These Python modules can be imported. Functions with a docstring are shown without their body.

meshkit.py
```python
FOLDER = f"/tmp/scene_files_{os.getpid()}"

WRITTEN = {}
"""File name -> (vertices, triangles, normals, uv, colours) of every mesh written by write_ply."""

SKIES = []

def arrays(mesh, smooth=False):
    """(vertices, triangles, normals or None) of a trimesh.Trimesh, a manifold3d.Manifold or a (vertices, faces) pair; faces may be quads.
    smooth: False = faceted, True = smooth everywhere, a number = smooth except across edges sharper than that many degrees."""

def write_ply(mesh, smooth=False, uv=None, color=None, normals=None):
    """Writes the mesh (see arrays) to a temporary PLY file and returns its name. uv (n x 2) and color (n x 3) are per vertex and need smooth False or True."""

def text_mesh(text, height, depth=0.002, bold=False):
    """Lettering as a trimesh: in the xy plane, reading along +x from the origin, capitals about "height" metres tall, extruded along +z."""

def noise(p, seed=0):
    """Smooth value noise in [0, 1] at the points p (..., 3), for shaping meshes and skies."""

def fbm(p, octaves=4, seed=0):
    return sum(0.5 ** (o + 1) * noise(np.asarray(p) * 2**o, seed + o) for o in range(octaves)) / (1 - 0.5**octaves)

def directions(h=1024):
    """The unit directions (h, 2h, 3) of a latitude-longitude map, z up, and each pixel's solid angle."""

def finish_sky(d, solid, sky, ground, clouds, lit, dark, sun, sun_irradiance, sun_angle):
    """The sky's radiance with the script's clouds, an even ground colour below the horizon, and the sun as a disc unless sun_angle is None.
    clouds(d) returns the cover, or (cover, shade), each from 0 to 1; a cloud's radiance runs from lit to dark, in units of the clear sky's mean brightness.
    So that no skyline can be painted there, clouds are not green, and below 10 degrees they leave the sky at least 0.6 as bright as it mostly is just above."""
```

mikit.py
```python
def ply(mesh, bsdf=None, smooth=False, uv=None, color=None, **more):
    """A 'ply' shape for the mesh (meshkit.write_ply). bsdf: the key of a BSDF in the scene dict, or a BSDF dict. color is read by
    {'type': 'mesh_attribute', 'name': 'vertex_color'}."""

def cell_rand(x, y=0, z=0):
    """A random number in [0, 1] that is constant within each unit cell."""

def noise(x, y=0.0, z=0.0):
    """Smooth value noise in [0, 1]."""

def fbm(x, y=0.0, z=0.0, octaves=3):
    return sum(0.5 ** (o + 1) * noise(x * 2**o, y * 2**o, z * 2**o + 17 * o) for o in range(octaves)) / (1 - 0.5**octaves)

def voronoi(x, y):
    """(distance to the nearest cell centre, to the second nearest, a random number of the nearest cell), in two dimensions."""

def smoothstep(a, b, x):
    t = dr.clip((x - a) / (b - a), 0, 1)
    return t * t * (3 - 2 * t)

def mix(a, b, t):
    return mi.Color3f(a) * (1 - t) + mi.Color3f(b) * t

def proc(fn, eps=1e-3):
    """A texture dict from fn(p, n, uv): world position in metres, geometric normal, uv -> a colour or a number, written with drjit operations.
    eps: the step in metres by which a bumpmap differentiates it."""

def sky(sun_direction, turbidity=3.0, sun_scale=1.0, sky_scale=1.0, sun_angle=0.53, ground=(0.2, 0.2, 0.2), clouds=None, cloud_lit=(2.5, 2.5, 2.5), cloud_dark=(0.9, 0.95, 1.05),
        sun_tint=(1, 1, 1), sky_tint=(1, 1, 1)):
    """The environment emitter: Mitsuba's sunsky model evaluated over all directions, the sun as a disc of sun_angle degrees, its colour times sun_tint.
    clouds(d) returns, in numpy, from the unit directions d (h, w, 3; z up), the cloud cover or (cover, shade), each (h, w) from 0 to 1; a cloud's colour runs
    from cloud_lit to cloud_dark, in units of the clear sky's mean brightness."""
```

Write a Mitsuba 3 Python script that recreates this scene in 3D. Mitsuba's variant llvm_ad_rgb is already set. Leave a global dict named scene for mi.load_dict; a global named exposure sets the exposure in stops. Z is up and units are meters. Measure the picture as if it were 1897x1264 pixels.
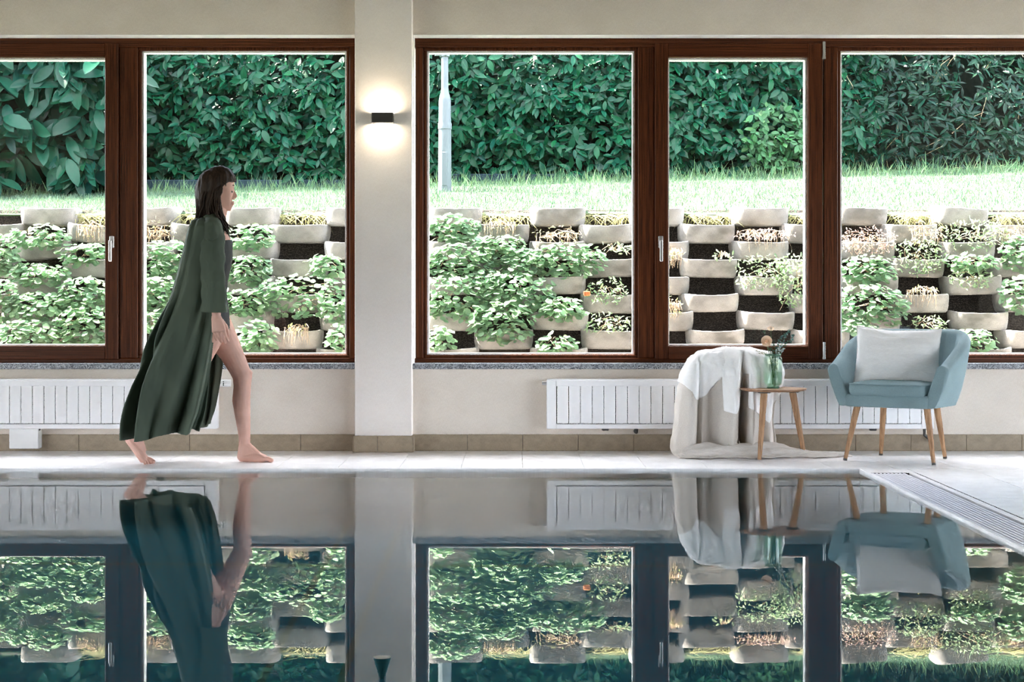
import math, random
import numpy as np, trimesh, manifold3d as m3
import mitsuba as mi, drjit as dr
import mikit, meshkit
from mikit import proc, noise, fbm, smoothstep, mix, voronoi

T = mi.ScalarTransform4f
rng = np.random.default_rng(11)
random.seed(11)
scene, labels = {}, {}

# ------------------------------------------------------------------ camera, sky, exposure
F, CX, CY, EYE_Y, EYE_Z = 3080.0, 955.0, 558.0, -10.0, 0.9016     # focal length and principal point in pixels of the 1897 x 1264 frame
scene['camera'] = dict(type='perspective', fov=2 * math.degrees(math.atan(1897 / 2 / F)), fov_axis='x', near_clip=0.05, far_clip=200.0,
                       principal_point_offset_x=(948.5 - CX) / 1897, principal_point_offset_y=(632.0 - CY) / 1264,
                       to_world=T().look_at(origin=[0, EYE_Y, EYE_Z], target=[0, 0, EYE_Z], up=[0, 0, 1]))
SUN = (-0.60, 0.17, 0.78)


def clouds(d):
    q = d / np.maximum(d[..., 2:3], 0.12)
    c = meshkit.fbm(q * 1.3 + 5.0, 4, seed=3)
    return np.clip((c - 0.36) * 4.0, 0, 1), np.clip((c - 0.55) * 2.0, 0, 1)


scene['sky'] = mikit.sky(SUN, turbidity=4.0, sun_scale=1.1, sky_scale=1.0, ground=(0.22, 0.24, 0.2), clouds=clouds, cloud_lit=(2.7, 2.68, 2.72), cloud_dark=(1.55, 1.55, 1.6), sun_tint=(0.93, 1.0, 1.09), sky_tint=(1.05, 1.0, 0.93))
exposure = 5.72
LAMP = 1.35           # radiance of the wall lamp's diffusers


def at(px, py, y):
    """A pixel of the photograph and a world depth y -> the world point."""
    d = y - EYE_Y
    return np.array([(px - CX) * d / F, y, EYE_Z + (CY - py) * d / F])


# ------------------------------------------------------------------ naming
_count = {}


def key(name):
    i = _count.get(name, -1) + 1
    _count[name] = i
    return name if i == 0 else f'{name}_{i:03d}'


def put(name, mesh, mat=None, parent=None, smooth=False, at=None, label=None, **kw):
    k = key((parent + '__' if parent else '') + name)
    d = dict(mesh) if isinstance(mesh, dict) else mikit.ply(mesh, mat, smooth, **kw)
    if at is not None:
        d['to_world'] = at
    scene[k] = d
    if label:
        labels[k] = {'label': label}
    return k


def thing(name, label, cat, group=None):
    k = key(name)
    labels[k] = {'label': label, 'category': cat}
    if group:
        labels[k]['group'] = group
    return k


def struct(name, mesh=None, mat=None, label=None, smooth=False):
    if mesh is None:
        k = key(name)
    else:
        k = put(name, mesh, mat, smooth=smooth)
    labels[k] = {'kind': 'structure'}
    if label:
        labels[k]['label'] = label
    return k


def tag(k, label=None, cat=None, group=None, kind=None):
    labels[k] = {a: b for a, b in dict(label=label, category=cat, group=group, kind=kind).items() if b}
    return k


# ------------------------------------------------------------------ meshes
def cat(*ms):
    ms = [m for m in ms if m is not None]
    return trimesh.util.concatenate(ms)


def box(x0, x1, y0, y1, z0, z1, c=0.0):
    """A box, its edges chamfered by c."""
    if c <= 0:
        b = trimesh.creation.box((x1 - x0, y1 - y0, z1 - z0))
        b.apply_translation(((x0 + x1) / 2, (y0 + y1) / 2, (z0 + z1) / 2))
        return b
    c = min(c, 0.45 * min(x1 - x0, y1 - y0, z1 - z0))
    lo, hi = np.array([x0, y0, z0]), np.array([x1, y1, z1])
    pts = []
    for s in np.ndindex(2, 2, 2):
        corner = np.where(np.array(s) == 0, lo, hi)
        inward = np.where(np.array(s) == 0, c, -c)
        for k in range(3):
            q = corner + inward
            q[k] = corner[k]
            pts.append(q)
    return trimesh.convex.convex_hull(np.array(pts))


def loft(rings, cap0=True, cap1=True, closed=True):
    """A surface through rings of equal length."""
    R = np.array(rings, float)
    m, n = R.shape[:2]
    v = R.reshape(-1, 3)
    f = []
    for i in range(m - 1):
        for j in range(n if closed else n - 1):
            a, b = i * n + j, i * n + (j + 1) % n
            f += [[a, b, b + n], [a, b + n, a + n]]
    v = list(v)
    if cap0:
        v.append(R[0].mean(0)); c = len(v) - 1
        f += [[c, (j + 1) % n, j] for j in range(n)]
    if cap1:
        v.append(R[-1].mean(0)); c = len(v) - 1
        o = (m - 1) * n
        f += [[c, o + j, o + (j + 1) % n] for j in range(n)]
    return trimesh.Trimesh(np.array(v), np.array(f), process=False)


def lathe(profile, n=32, cap0=False, cap1=False):
    a = np.linspace(0, 2 * np.pi, n, endpoint=False)
    return loft([np.stack([r * np.cos(a), r * np.sin(a), 0 * a + z], 1) for r, z in profile], cap0, cap1)


def tube(path, radii, n=8, cap=True):
    P = np.array(path, float)
    r = np.broadcast_to(radii, len(P)).astype(float)
    t = np.gradient(P, axis=0)
    t /= np.linalg.norm(t, axis=1, keepdims=True) + 1e-12
    up = np.array([0, 0, 1.0]) if abs(t[0][2]) < 0.9 else np.array([1.0, 0, 0])
    a = np.linspace(0, 2 * np.pi, n, endpoint=False)
    rings = []
    u = np.cross(t[0], up); u /= np.linalg.norm(u)
    for i in range(len(P)):
        u = u - t[i] * (u @ t[i]); u /= np.linalg.norm(u) + 1e-12
        w = np.cross(t[i], u)
        rings.append(P[i] + r[i] * (np.cos(a)[:, None] * u + np.sin(a)[:, None] * w))
    return loft(rings, cap, cap)


def solid_grid(P, thick, closed=False):
    """A cloth sheet from a grid of points (m, n, 3), made 'thick' metres thick."""
    P = np.array(P, float)
    m, n = P.shape[:2]
    if closed:
        gu = np.roll(P, -1, 1) - np.roll(P, 1, 1)
    else:
        gu = np.gradient(P, axis=1)
    N = np.cross(np.gradient(P, axis=0), gu)
    N /= np.linalg.norm(N, axis=2, keepdims=True) + 1e-12
    A, B = P + N * thick / 2, P - N * thick / 2
    v = np.vstack([A.reshape(-1, 3), B.reshape(-1, 3)])
    o, f = m * n, []
    nn = n if closed else n - 1
    for i in range(m - 1):
        for j in range(nn):
            a, b = i * n + j, i * n + (j + 1) % n
            f += [[a, b + n, b], [a, a + n, b + n], [o + a, o + b, o + b + n], [o + a, o + b + n, o + a + n]]
    edges = [(j, (j + 1) % n) for j in range(nn)] + [((m - 1) * n + (j + 1) % n, (m - 1) * n + j) for j in range(nn)]
    if not closed:
        edges += [((i + 1) * n, i * n) for i in range(m - 1)] + [(i * n + n - 1, (i + 1) * n + n - 1) for i in range(m - 1)]
    for a, b in edges:
        f += [[a, b, o + b], [a, o + b, o + a]]
    return trimesh.Trimesh(v, np.array(f), process=False)


def sphere_pts(c, r, n=1):
    s = trimesh.creation.icosphere(subdivisions=n, radius=r)
    return s.vertices + np.asarray(c)


def hull_of(*balls):
    """The convex hull of balls (centre, radius) as a Manifold."""
    pts = np.vstack([sphere_pts(c, r, 2) for c, r in balls])
    return m3.Manifold.hull_points(pts)


def man_to_tm(m):
    q = m.to_mesh()
    return trimesh.Trimesh(q.vert_properties[:, :3], q.tri_verts, process=True)


def unit(v):
    v = np.asarray(v, float)
    return v / (np.linalg.norm(v, axis=-1, keepdims=True) + 1e-12)


def frames(pos, normal, axis, scale):
    """4 x 4 placements of a leaf whose length runs along +y and whose face is +z."""
    n = unit(normal)
    a = unit(axis - n * np.sum(axis * n, -1, keepdims=True))
    x = np.cross(a, n)
    M = np.zeros((len(pos), 4, 4))
    s = np.asarray(scale, float)
    if s.ndim == 1:
        s = np.stack([s, s, s], 1)
    M[:, :3, 0], M[:, :3, 1], M[:, :3, 2] = x * s[:, :1], a * s[:, 1:2], n * s[:, 2:3]
    M[:, :3, 3] = pos
    M[:, 3, 3] = 1
    return M


def baked(templates, M, pick):
    """All placements of leaf templates as one mesh."""
    vs, fs, o = [], [], 0
    for k, (v, f) in enumerate(templates):
        ms = M[pick == k]
        if not len(ms):
            continue
        w = np.einsum('kij,nj->kni', ms[:, :3, :3], v) + ms[:, None, :3, 3]
        vs.append(w.reshape(-1, 3))
        fs.append((f[None] + (np.arange(len(ms)) * len(v))[:, None, None]).reshape(-1, 3) + o)
        o += len(ms) * len(v)
    return np.vstack(vs), np.vstack(fs)


def leaf_shape(width, fold=0.12, curl=0.15, rows=(0.0, 0.18, 0.42, 0.7, 1.0), shape=1.0):
    """A pointed leaf of unit length, folded along its midrib and curled at its tip."""
    v, f = [], []
    for t in rows:
        w = width / 2 * (math.sin(math.pi * min(1, t ** shape * 0.93 + 0.03)) ** 0.8 if 0 < t < 1 else 0.02)
        z = -curl * t * t
        v += [[-w, t, z + fold * w * 2], [0, t, z], [w, t, z + fold * w * 2]]
    for i in range(len(rows) - 1):
        a = 3 * i
        f += [[a, a + 1, a + 4], [a, a + 4, a + 3], [a + 1, a + 2, a + 5], [a + 1, a + 5, a + 4]]
    return np.array(v), np.array(f)


def round_leaf(cup=0.12, n=8):
    v = [[0, 0.12, 0]]
    for i in range(n):
        a = 2 * math.pi * i / n
        r = 0.5 * (1 + 0.06 * math.cos(3 * a))
        v.append([r * math.sin(a), 0.5 - r * math.cos(a) * 0.98, cup * (0.6 + 0.4 * math.cos(2 * a))])
    f = [[0, 1 + i, 1 + (i + 1) % n] for i in range(n)]
    return np.array(v), np.array(f)


# ------------------------------------------------------------------ materials
def rgb(*c):
    return {'type': 'rgb', 'value': list(c)}


def mat(name, base, rough=0.6, spec=0.5, two=True, **kw):
    b = dict(type='principled', base_color=base if isinstance(base, dict) else rgb(*base), roughness=rough, specular=spec, **kw)
    scene[name] = {'type': 'twosided', 'b': b} if two else b


def plaster(p, n, uv):
    g = noise(p.x * 260, p.y * 260, p.z * 260) * 0.6 + fbm(p.x * 6, p.y * 6, p.z * 6) * 0.5
    return mix((0.72, 0.645, 0.565), (0.82, 0.75, 0.675), smoothstep(0.1, 1.0, g))


def pale_plaster(p, n, uv):
    g = noise(p.x * 260, p.y * 260, p.z * 260) * 0.6 + fbm(p.x * 6, p.y * 6, p.z * 6) * 0.5
    return mix((0.82, 0.765, 0.72), (0.90, 0.85, 0.81), smoothstep(0.1, 1.0, g))


def wood_v(p, n, uv):
    g = fbm(p.x * 190 + 3, p.y * 190, p.z * 3.0)
    h = noise(p.x * 700, p.y * 500, p.z * 14)
    return mix((0.030, 0.0075, 0.002), (0.125, 0.034, 0.010), smoothstep(0.2, 0.85, g * 0.75 + h * 0.25))


def wood_h(p, n, uv):
    g = fbm(p.x * 3.0 + 3, p.y * 190, p.z * 190)
    h = noise(p.x * 14, p.y * 500, p.z * 700)
    return mix((0.030, 0.0075, 0.002), (0.125, 0.034, 0.010), smoothstep(0.2, 0.85, g * 0.75 + h * 0.25))


def granite(p, n, uv):
    a, b, c = voronoi(p.x * 260 + p.y * 40, p.z * 260 + p.y * 200)
    return mix((0.05, 0.06, 0.08), (0.55, 0.57, 0.60), smoothstep(0.15, 0.9, c))


def skirting(p, n, uv):
    g = fbm(p.x * 30, p.y * 30, p.z * 30) * 0.6 + noise(p.x * 300, p.y * 300, p.z * 300) * 0.4
    t = mikit.cell_rand(p.x / 0.333 + 0.02, 3)
    return mix((0.27, 0.21, 0.145), (0.40, 0.325, 0.235), smoothstep(0.1, 0.9, g)) * (0.92 + 0.16 * t)


def decktile(p, n, uv):
    g = fbm(p.x * 14, p.y * 14) * 0.6 + noise(p.x * 350, p.y * 350) * 0.4
    return mix((0.72, 0.705, 0.71), (0.84, 0.83, 0.835), smoothstep(0.1, 0.9, g))


def pooltile(p, n, uv):
    u, v = p.x / 0.05, (p.y + p.z) / 0.05
    fu, fv = dr.abs(u - dr.floor(u) - 0.5), dr.abs(v - dr.floor(v) - 0.5)
    j = smoothstep(0.44, 0.48, dr.maximum(fu, fv))
    r = mikit.cell_rand(u, v, 2)
    return mix(mix((0.028, 0.135, 0.165), (0.033, 0.15, 0.185), r), (0.035, 0.143, 0.175), j)


def concrete(p, n, uv):
    g = fbm(p.x * 9, p.y * 9, p.z * 9)
    s = noise(p.x * 240, p.y * 240, p.z * 240)
    m = smoothstep(0.50, 0.78, fbm(p.x * 5 + 7, p.y * 5, p.z * 8, 4))
    c = mix((0.20, 0.20, 0.197), (0.36, 0.36, 0.355), smoothstep(0.2, 0.8, g)) * (0.85 + 0.3 * s)
    return mix(c, (0.11, 0.11, 0.095), m * 0.75)


def soil(p, n, uv):
    s = noise(p.x * 160, p.y * 160, p.z * 160)
    return mix((0.026, 0.024, 0.024), (0.10, 0.088, 0.080), smoothstep(0.3, 1.0, s))


def oak(p, n, uv):
    g = fbm(p.x * 120, p.y * 120, p.z * 7)
    return mix((0.26, 0.130, 0.058), (0.44, 0.245, 0.120), smoothstep(0.2, 0.8, g))


def walnut(p, n, uv):
    g = fbm(p.x * 6, p.y * 90, p.z * 60)
    return mix((0.24, 0.125, 0.065), (0.38, 0.21, 0.125), smoothstep(0.2, 0.8, g))


def upholstery(p, n, uv):
    g = noise(p.x * 420, p.y * 420, p.z * 420) * 0.55 + fbm(p.x * 12, p.y * 12, p.z * 12) * 0.45
    return mix((0.145, 0.215, 0.235), (0.235, 0.325, 0.345), g)


def linen(p, n, uv):
    g = noise(p.x * 500, p.y * 60, p.z * 500) * 0.5 + noise(p.x * 60, p.y * 500, p.z * 160) * 0.5
    return mix((0.52, 0.475, 0.43), (0.66, 0.61, 0.565), g)


def linen_pale(p, n, uv):
    g = noise(p.x * 500, p.y * 60, p.z * 500) * 0.5 + noise(p.x * 60, p.y * 500, p.z * 160) * 0.5
    return mix((0.80, 0.79, 0.78), (0.90, 0.89, 0.885), g)


def linen_grey(p, n, uv):
    g = noise(p.x * 500, p.y * 60, p.z * 420) * 0.5 + noise(p.x * 70, p.y * 500, p.z * 160) * 0.5
    return mix((0.68, 0.665, 0.655), (0.82, 0.81, 0.80), g)


def robecloth(p, n, uv):
    g = fbm(p.x * 10, p.y * 10, p.z * 5)
    return mix((0.046, 0.064, 0.047), (0.094, 0.120, 0.086), g)


def skincol(p, n, uv):
    g = fbm(p.x * 18, p.y * 18, p.z * 18)
    return mix((0.54, 0.30, 0.235), (0.66, 0.40, 0.32), g)


def haircol(p, n, uv):
    g = noise(p.x * 160, p.y * 160, p.z * 9)
    return mix((0.007, 0.0045, 0.0035), (0.040, 0.021, 0.011), g)


mat('plaster', proc(plaster), 0.9, 0.2)
mat('column_paint', proc(pale_plaster), 0.9, 0.2)
mat('white_paint', (0.80, 0.79, 0.77), 0.85, 0.3)
mat('wood_upright', proc(wood_v), 0.42, 0.2)
mat('wood_level', proc(wood_h), 0.42, 0.2)
mat('ceiling_wood', (0.10, 0.08, 0.062), 0.7, 0.3)
mat('granite', proc(granite), 0.25, 0.5)
mat('skirting_tile', proc(skirting), 0.45, 0.4)
mat('deck_tile', proc(decktile), 0.34, 0.5)
mat('grout', (0.20, 0.185, 0.165), 0.9, 0.2)
mat('pool_tile', proc(pooltile), 0.3, 0.4)
mat('pool_wall', (0.46, 0.42, 0.35), 0.4, 0.4)
mat('pool_line', (0.22, 0.13, 0.07), 0.4, 0.4)
mat('enamel', (0.86, 0.86, 0.875), 0.35, 0.5)
mat('plastic_white', (0.82, 0.82, 0.82), 0.4, 0.5)
mat('dark_gap', (0.012, 0.012, 0.013), 0.9, 0.1)
mat('spacer', (0.88, 0.88, 0.87), 0.4, 0.5)
mat('steel', (0.62, 0.62, 0.63), 0.3, 0.5, metallic=0.9)
mat('grate_plastic', (0.66, 0.66, 0.69), 0.4, 0.5)
mat('lamp_metal', (0.045, 0.042, 0.04), 0.45, 0.5)
mat('post_paint', (0.115, 0.145, 0.165), 0.5, 0.4)
mat('concrete', proc(concrete), 0.9, 0.2)
mat('kerb', (0.008, 0.024, 0.034), 0.8, 0.3)
mat('soil', proc(soil), 0.95, 0.1)
mat('bank_soil', proc(soil), 0.95, 0.1)
mat('oak', proc(oak), 0.45, 0.4)
mat('walnut', proc(walnut), 0.4, 0.4)
mat('upholstery', proc(upholstery), 0.9, 0.2, sheen=0.4)
mat('linen', proc(linen), 0.95, 0.1, two=True, sheen=0.2)
mat('linen_grey', proc(linen_grey), 0.95, 0.1, sheen=0.2)
mat('robe_cloth', proc(robecloth), 0.75, 0.25, two=True, sheen=0.3)
mat('swimsuit', (0.013, 0.016, 0.017), 0.6, 0.4)
mat('skin', proc(skincol), 0.5, 0.4)
mat('lips', (0.42, 0.14, 0.12), 0.4, 0.4)
mat('eye_white', (0.75, 0.72, 0.70), 0.2, 0.5)
mat('eye_iris', (0.05, 0.03, 0.02), 0.2, 0.5)
mat('hair', proc(haircol), 0.62, 0.25)
mat('stem_green', (0.06, 0.13, 0.05), 0.6, 0.3)
mat('petal_core', (0.72, 0.44, 0.26), 0.8, 0.2)
mat('linen_white', proc(linen_pale), 0.95, 0.1, sheen=0.2)
mat('petal', (0.80, 0.62, 0.46), 0.7, 0.3, two=True)
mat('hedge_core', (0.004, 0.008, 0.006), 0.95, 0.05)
mat('bark', (0.12, 0.09, 0.06), 0.9, 0.2)
mat('dry_stem', (0.46, 0.36, 0.26), 0.85, 0.2)
mat('float_plastic', (0.010, 0.045, 0.05), 0.25, 0.5)
mat('terracotta', (0.50, 0.17, 0.07), 0.8, 0.2)
scene['pane_glass'] = {'type': 'thindielectric', 'int_ior': 1.5}
scene['vase_glass'] = {'type': 'thindielectric', 'int_ior': 1.5, 'specular_transmittance': rgb(0.72, 0.82, 0.74), 'specular_reflectance': rgb(0.9, 1.0, 0.95)}
scene['vase_water'] = {'type': 'thindielectric', 'int_ior': 1.2, 'specular_transmittance': rgb(0.80, 0.92, 0.84)}
scene['water'] = {'type': 'dielectric', 'int_ior': 1.333, 'ext_ior': 1.0, 'specular_transmittance': rgb(0.55, 0.86, 0.92)}
VCOL = {'type': 'mesh_attribute', 'name': 'vertex_color'}
scene['leaf'] = {'type': 'twosided', 'b': {'type': 'principled', 'base_color': VCOL, 'roughness': 0.34, 'specular': 0.15}}
scene['thin_leaf'] = {'type': 'principledthin', 'base_color': VCOL, 'roughness': 0.5, 'diff_trans': 0.7, 'eta': 1.4}


def leaf_dict(tpl, color, bsdf):
    return mikit.ply((tpl[0], tpl[1]), bsdf, True, color=np.tile(color, (len(tpl[0]), 1)))


def foliage(tpls, M, pick, colors, bsdf):
    vs, fs, cs, o = [], [], [], 0
    for k, (v, f) in enumerate(tpls):
        sel = pick == k
        ms = M[sel]
        if not len(ms):
            continue
        w = np.einsum('kij,nj->kni', ms[:, :3, :3], v) + ms[:, None, :3, 3]
        vs.append(w.reshape(-1, 3))
        cs.append(np.repeat(colors[sel], len(v), 0))
        fs.append((f[None] + (np.arange(len(ms)) * len(v))[:, None, None]).reshape(-1, 3) + o)
        o += len(ms) * len(v)
    return mikit.ply((np.vstack(vs), np.vstack(fs)), bsdf, True, color=np.vstack(cs))

# ================================================================== THE SETTING
XL, XR, YB, ZC = -6.5, 6.5, -13.0, 2.80         # the hall: side walls, the wall behind the camera, the ceiling
COL0, COL1, COLY = -0.958, -0.617, -0.10       # the column
HEAD, SILL = 2.505, 0.527                      # window head and sill
POOL = (-4.5, 1.85, -8.0, -1.07)               # x0, x1, y0, y1
DEPTH, WATER = 1.38, -0.012

# --- floor: slabs round the pool, tiles where the photograph shows them
floor = struct('floor', cat(box(XL, XR, POOL[3], 0.0, -0.30, -0.006), box(XL, POOL[0], YB, POOL[3], -0.30, -0.006),
                            box(2.10, XR, YB, POOL[3], -0.30, -0.006), box(POOL[0], 2.10, YB, POOL[2], -0.30, -0.006)), 'grout', 'pale tiled floor around the pool')
TS = 0.3333
tile_b = {}


def floor_tile(x0, x1, y0, y1):
    w, h = round(x1 - x0, 4), round(y1 - y0, 4)
    if (w, h) not in tile_b:
        tile_b[(w, h)] = mikit.ply(box(0.0012, w - 0.0012, 0.0012, h - 0.0012, -0.006, 0.0), 'deck_tile')
    put('tile', tile_b[(w, h)], parent=floor, at=T().translate([x0, y0, 0.0006 * (random.random() - 0.5)]))


rows = [(-TS, 0.0), (-2 * TS, -TS), (POOL[3], -2 * TS)]
x_left = -0.961 - 9 * TS
for y0, y1 in rows:
    for i in range(22):
        floor_tile(x_left + i * TS, x_left + (i + 1) * TS, y0, y1)
put('tile_field', cat(box(XL, x_left, POOL[3], 0, -0.006, 0), box(x_left + 22 * TS, XR, POOL[3], 0, -0.006, 0)), 'deck_tile', floor)
for i in range(10):
    for j in range(3):
        floor_tile(2.105 + j * TS, 2.105 + (j + 1) * TS, POOL[3] - (i + 1) * TS, POOL[3] - i * TS)
put('tile_field', cat(box(2.105 + 3 * TS, XR, POOL[3] - 10 * TS, POOL[3], -0.006, 0), box(2.105, XR, YB, POOL[3] - 10 * TS, -0.006, 0),
                      box(XL, POOL[0], YB, POOL[3], -0.006, 0), box(POOL[0], 2.105, YB, POOL[2], -0.006, 0)), 'deck_tile', floor)
put('pool_lip', box(POOL[0], 1.86, POOL[3] - 0.006, POOL[3] + 0.03, -0.05, 0.002, 0.003), 'deck_tile', floor)

# --- the pool
pool = struct('swimming_pool', box(POOL[0], POOL[1], POOL[2], POOL[3], -DEPTH - 0.1, -DEPTH), 'pool_tile', 'tiled swimming pool with dark lines along its bottom')
put('side', box(POOL[0] - 0.1, POOL[1] + 0.25, POOL[3] - 0.004, POOL[3] + 0.1, -DEPTH, -0.02), 'pool_wall', pool)
put('side', box(POOL[0] - 0.1, POOL[0], POOL[2], POOL[3], -DEPTH, -0.02), 'pool_wall', pool)
put('side', box(POOL[1], POOL[1] + 0.02, POOL[2], POOL[3], -DEPTH, -0.008), 'pool_wall', pool)
put('side', box(POOL[0] - 0.1, POOL[1] + 0.25, POOL[2] - 0.1, POOL[2], -DEPTH, -0.02), 'pool_wall', pool)
put('lane_line', box(-0.585, -0.56, POOL[2], POOL[3], -DEPTH, -DEPTH + 0.003), 'pool_line', pool)
put('lane_line', box(-0.845, -0.82, POOL[2], POOL[3], -DEPTH, -DEPTH + 0.003), 'pool_line', pool)
put('cross_line', box(POOL[0], POOL[1], -2.78, -2.74, -DEPTH, -DEPTH + 0.0025), 'pool_line', pool)

nx, ny = 260, 640
gx = np.linspace(POOL[0], POOL[1], nx)
gy = np.linspace(POOL[2], POOL[3] - 0.006, ny)
X, Y = np.meshgrid(gx, gy, indexing='ij')


def ripple(x, y):
    q = np.stack([x * 4.0, y * 17.0, 0 * x], -1)
    q2 = np.stack([x * 1.6 + 9, y * 5.0, 0 * x + 4], -1)
    q3 = np.stack([x * 0.9, y * 1.3, 0 * x + 8], -1)
    far = 0.32 + 1.1 * np.exp(-((y + 3.3) / 0.50) ** 2) * np.clip(meshkit.fbm(q3, 2, 9) * 2.2 - 0.4, 0, 1.2)
    return (0.00005 * meshkit.fbm(q, 2, 5) + 0.000018 * meshkit.fbm(q2, 2, 6)) * far


Z = WATER + ripple(X, Y)
idx = np.arange(nx * ny).reshape(nx, ny)
qf = np.stack([idx[:-1, :-1], idx[1:, :-1], idx[1:, 1:], idx[:-1, 1:]], -1).reshape(-1, 4)
scene['pool_water'] = mikit.ply((np.stack([X, Y, Z], -1).reshape(-1, 3), qf), 'water', True)
tag('pool_water', 'still clear pool water mirroring the windows and the garden', 'water', kind='stuff')

# --- overflow grating along the right side of the pool
gr = thing('overflow_grating', 'pale slatted overflow grating along the right edge of the pool', 'grating')
G0, G1 = POOL[1] + 0.012, 2.045
put('channel', cat(box(G0 - 0.005, 2.105, POOL[2], -1.280, -0.09, -0.05), box(2.098, 2.105, POOL[2], -1.280, -0.06, -0.001),
                   box(G0 - 0.004, 2.105, -1.280, -1.272, -0.06, -0.001)), 'dark_gap', gr)
nb = 9
bw = (G1 - G0) / nb
bar = mikit.ply(box(0.001, bw - 0.0070, POOL[2], -1.298, -0.022, 0.001, 0.002), 'grate_plastic')
for i in range(nb):
    put('bar', bar, parent=gr, at=T().translate([G0 + i * bw, 0, 0]))
put('edge_strip', box(POOL[1] - 0.004, G0 - 0.002, POOL[2], POOL[3] - 0.004, -0.03, 0.002, 0.002), 'deck_tile', gr)
put('edge_strip', box(2.064, 2.097, POOL[2], -1.285, -0.03, 0.001, 0.002), 'deck_tile', gr)
put('end_plate', box(G0, 2.1, -1.27, POOL[3], -0.05, 0.0), 'deck_tile', gr)

# --- walls, column, ceiling
wall = struct('wall_back', cat(box(XL, XR, 0, 0.30, HEAD, 3.4), box(XL, XR, 0, 0.30, -0.30, SILL - 0.033), box(XL, -4.1, 0, 0.30, SILL - 0.033, HEAD), box(4.1, XR, 0, 0.30, SILL - 0.033, HEAD)),
              'plaster', 'cream plaster wall below and above the windows')
struct('column', box(COL0, COL1, COLY, 0.30, 0.0, 2.80, 0.004), 'column_paint', 'square pale plaster column between the windows')
put('reveal_strip', cat(box(COL1, COL1 + 0.004, 0.002, 0.12, SILL, HEAD), box(-4.1, COL0, 0.001, 0.121, HEAD - 0.003, HEAD + 0.001), box(COL1, 4.1, 0.001, 0.121, HEAD - 0.003, HEAD + 0.001)), 'white_paint', wall, label='white painted window reveal')
struct('ceiling', cat(box(XL, XR, -1.2, 0.3, ZC, ZC + 0.2), box(XL, XR, YB, -1.2, 2.52, ZC + 0.2)), 'ceiling_wood', 'brown wooden ceiling')
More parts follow.
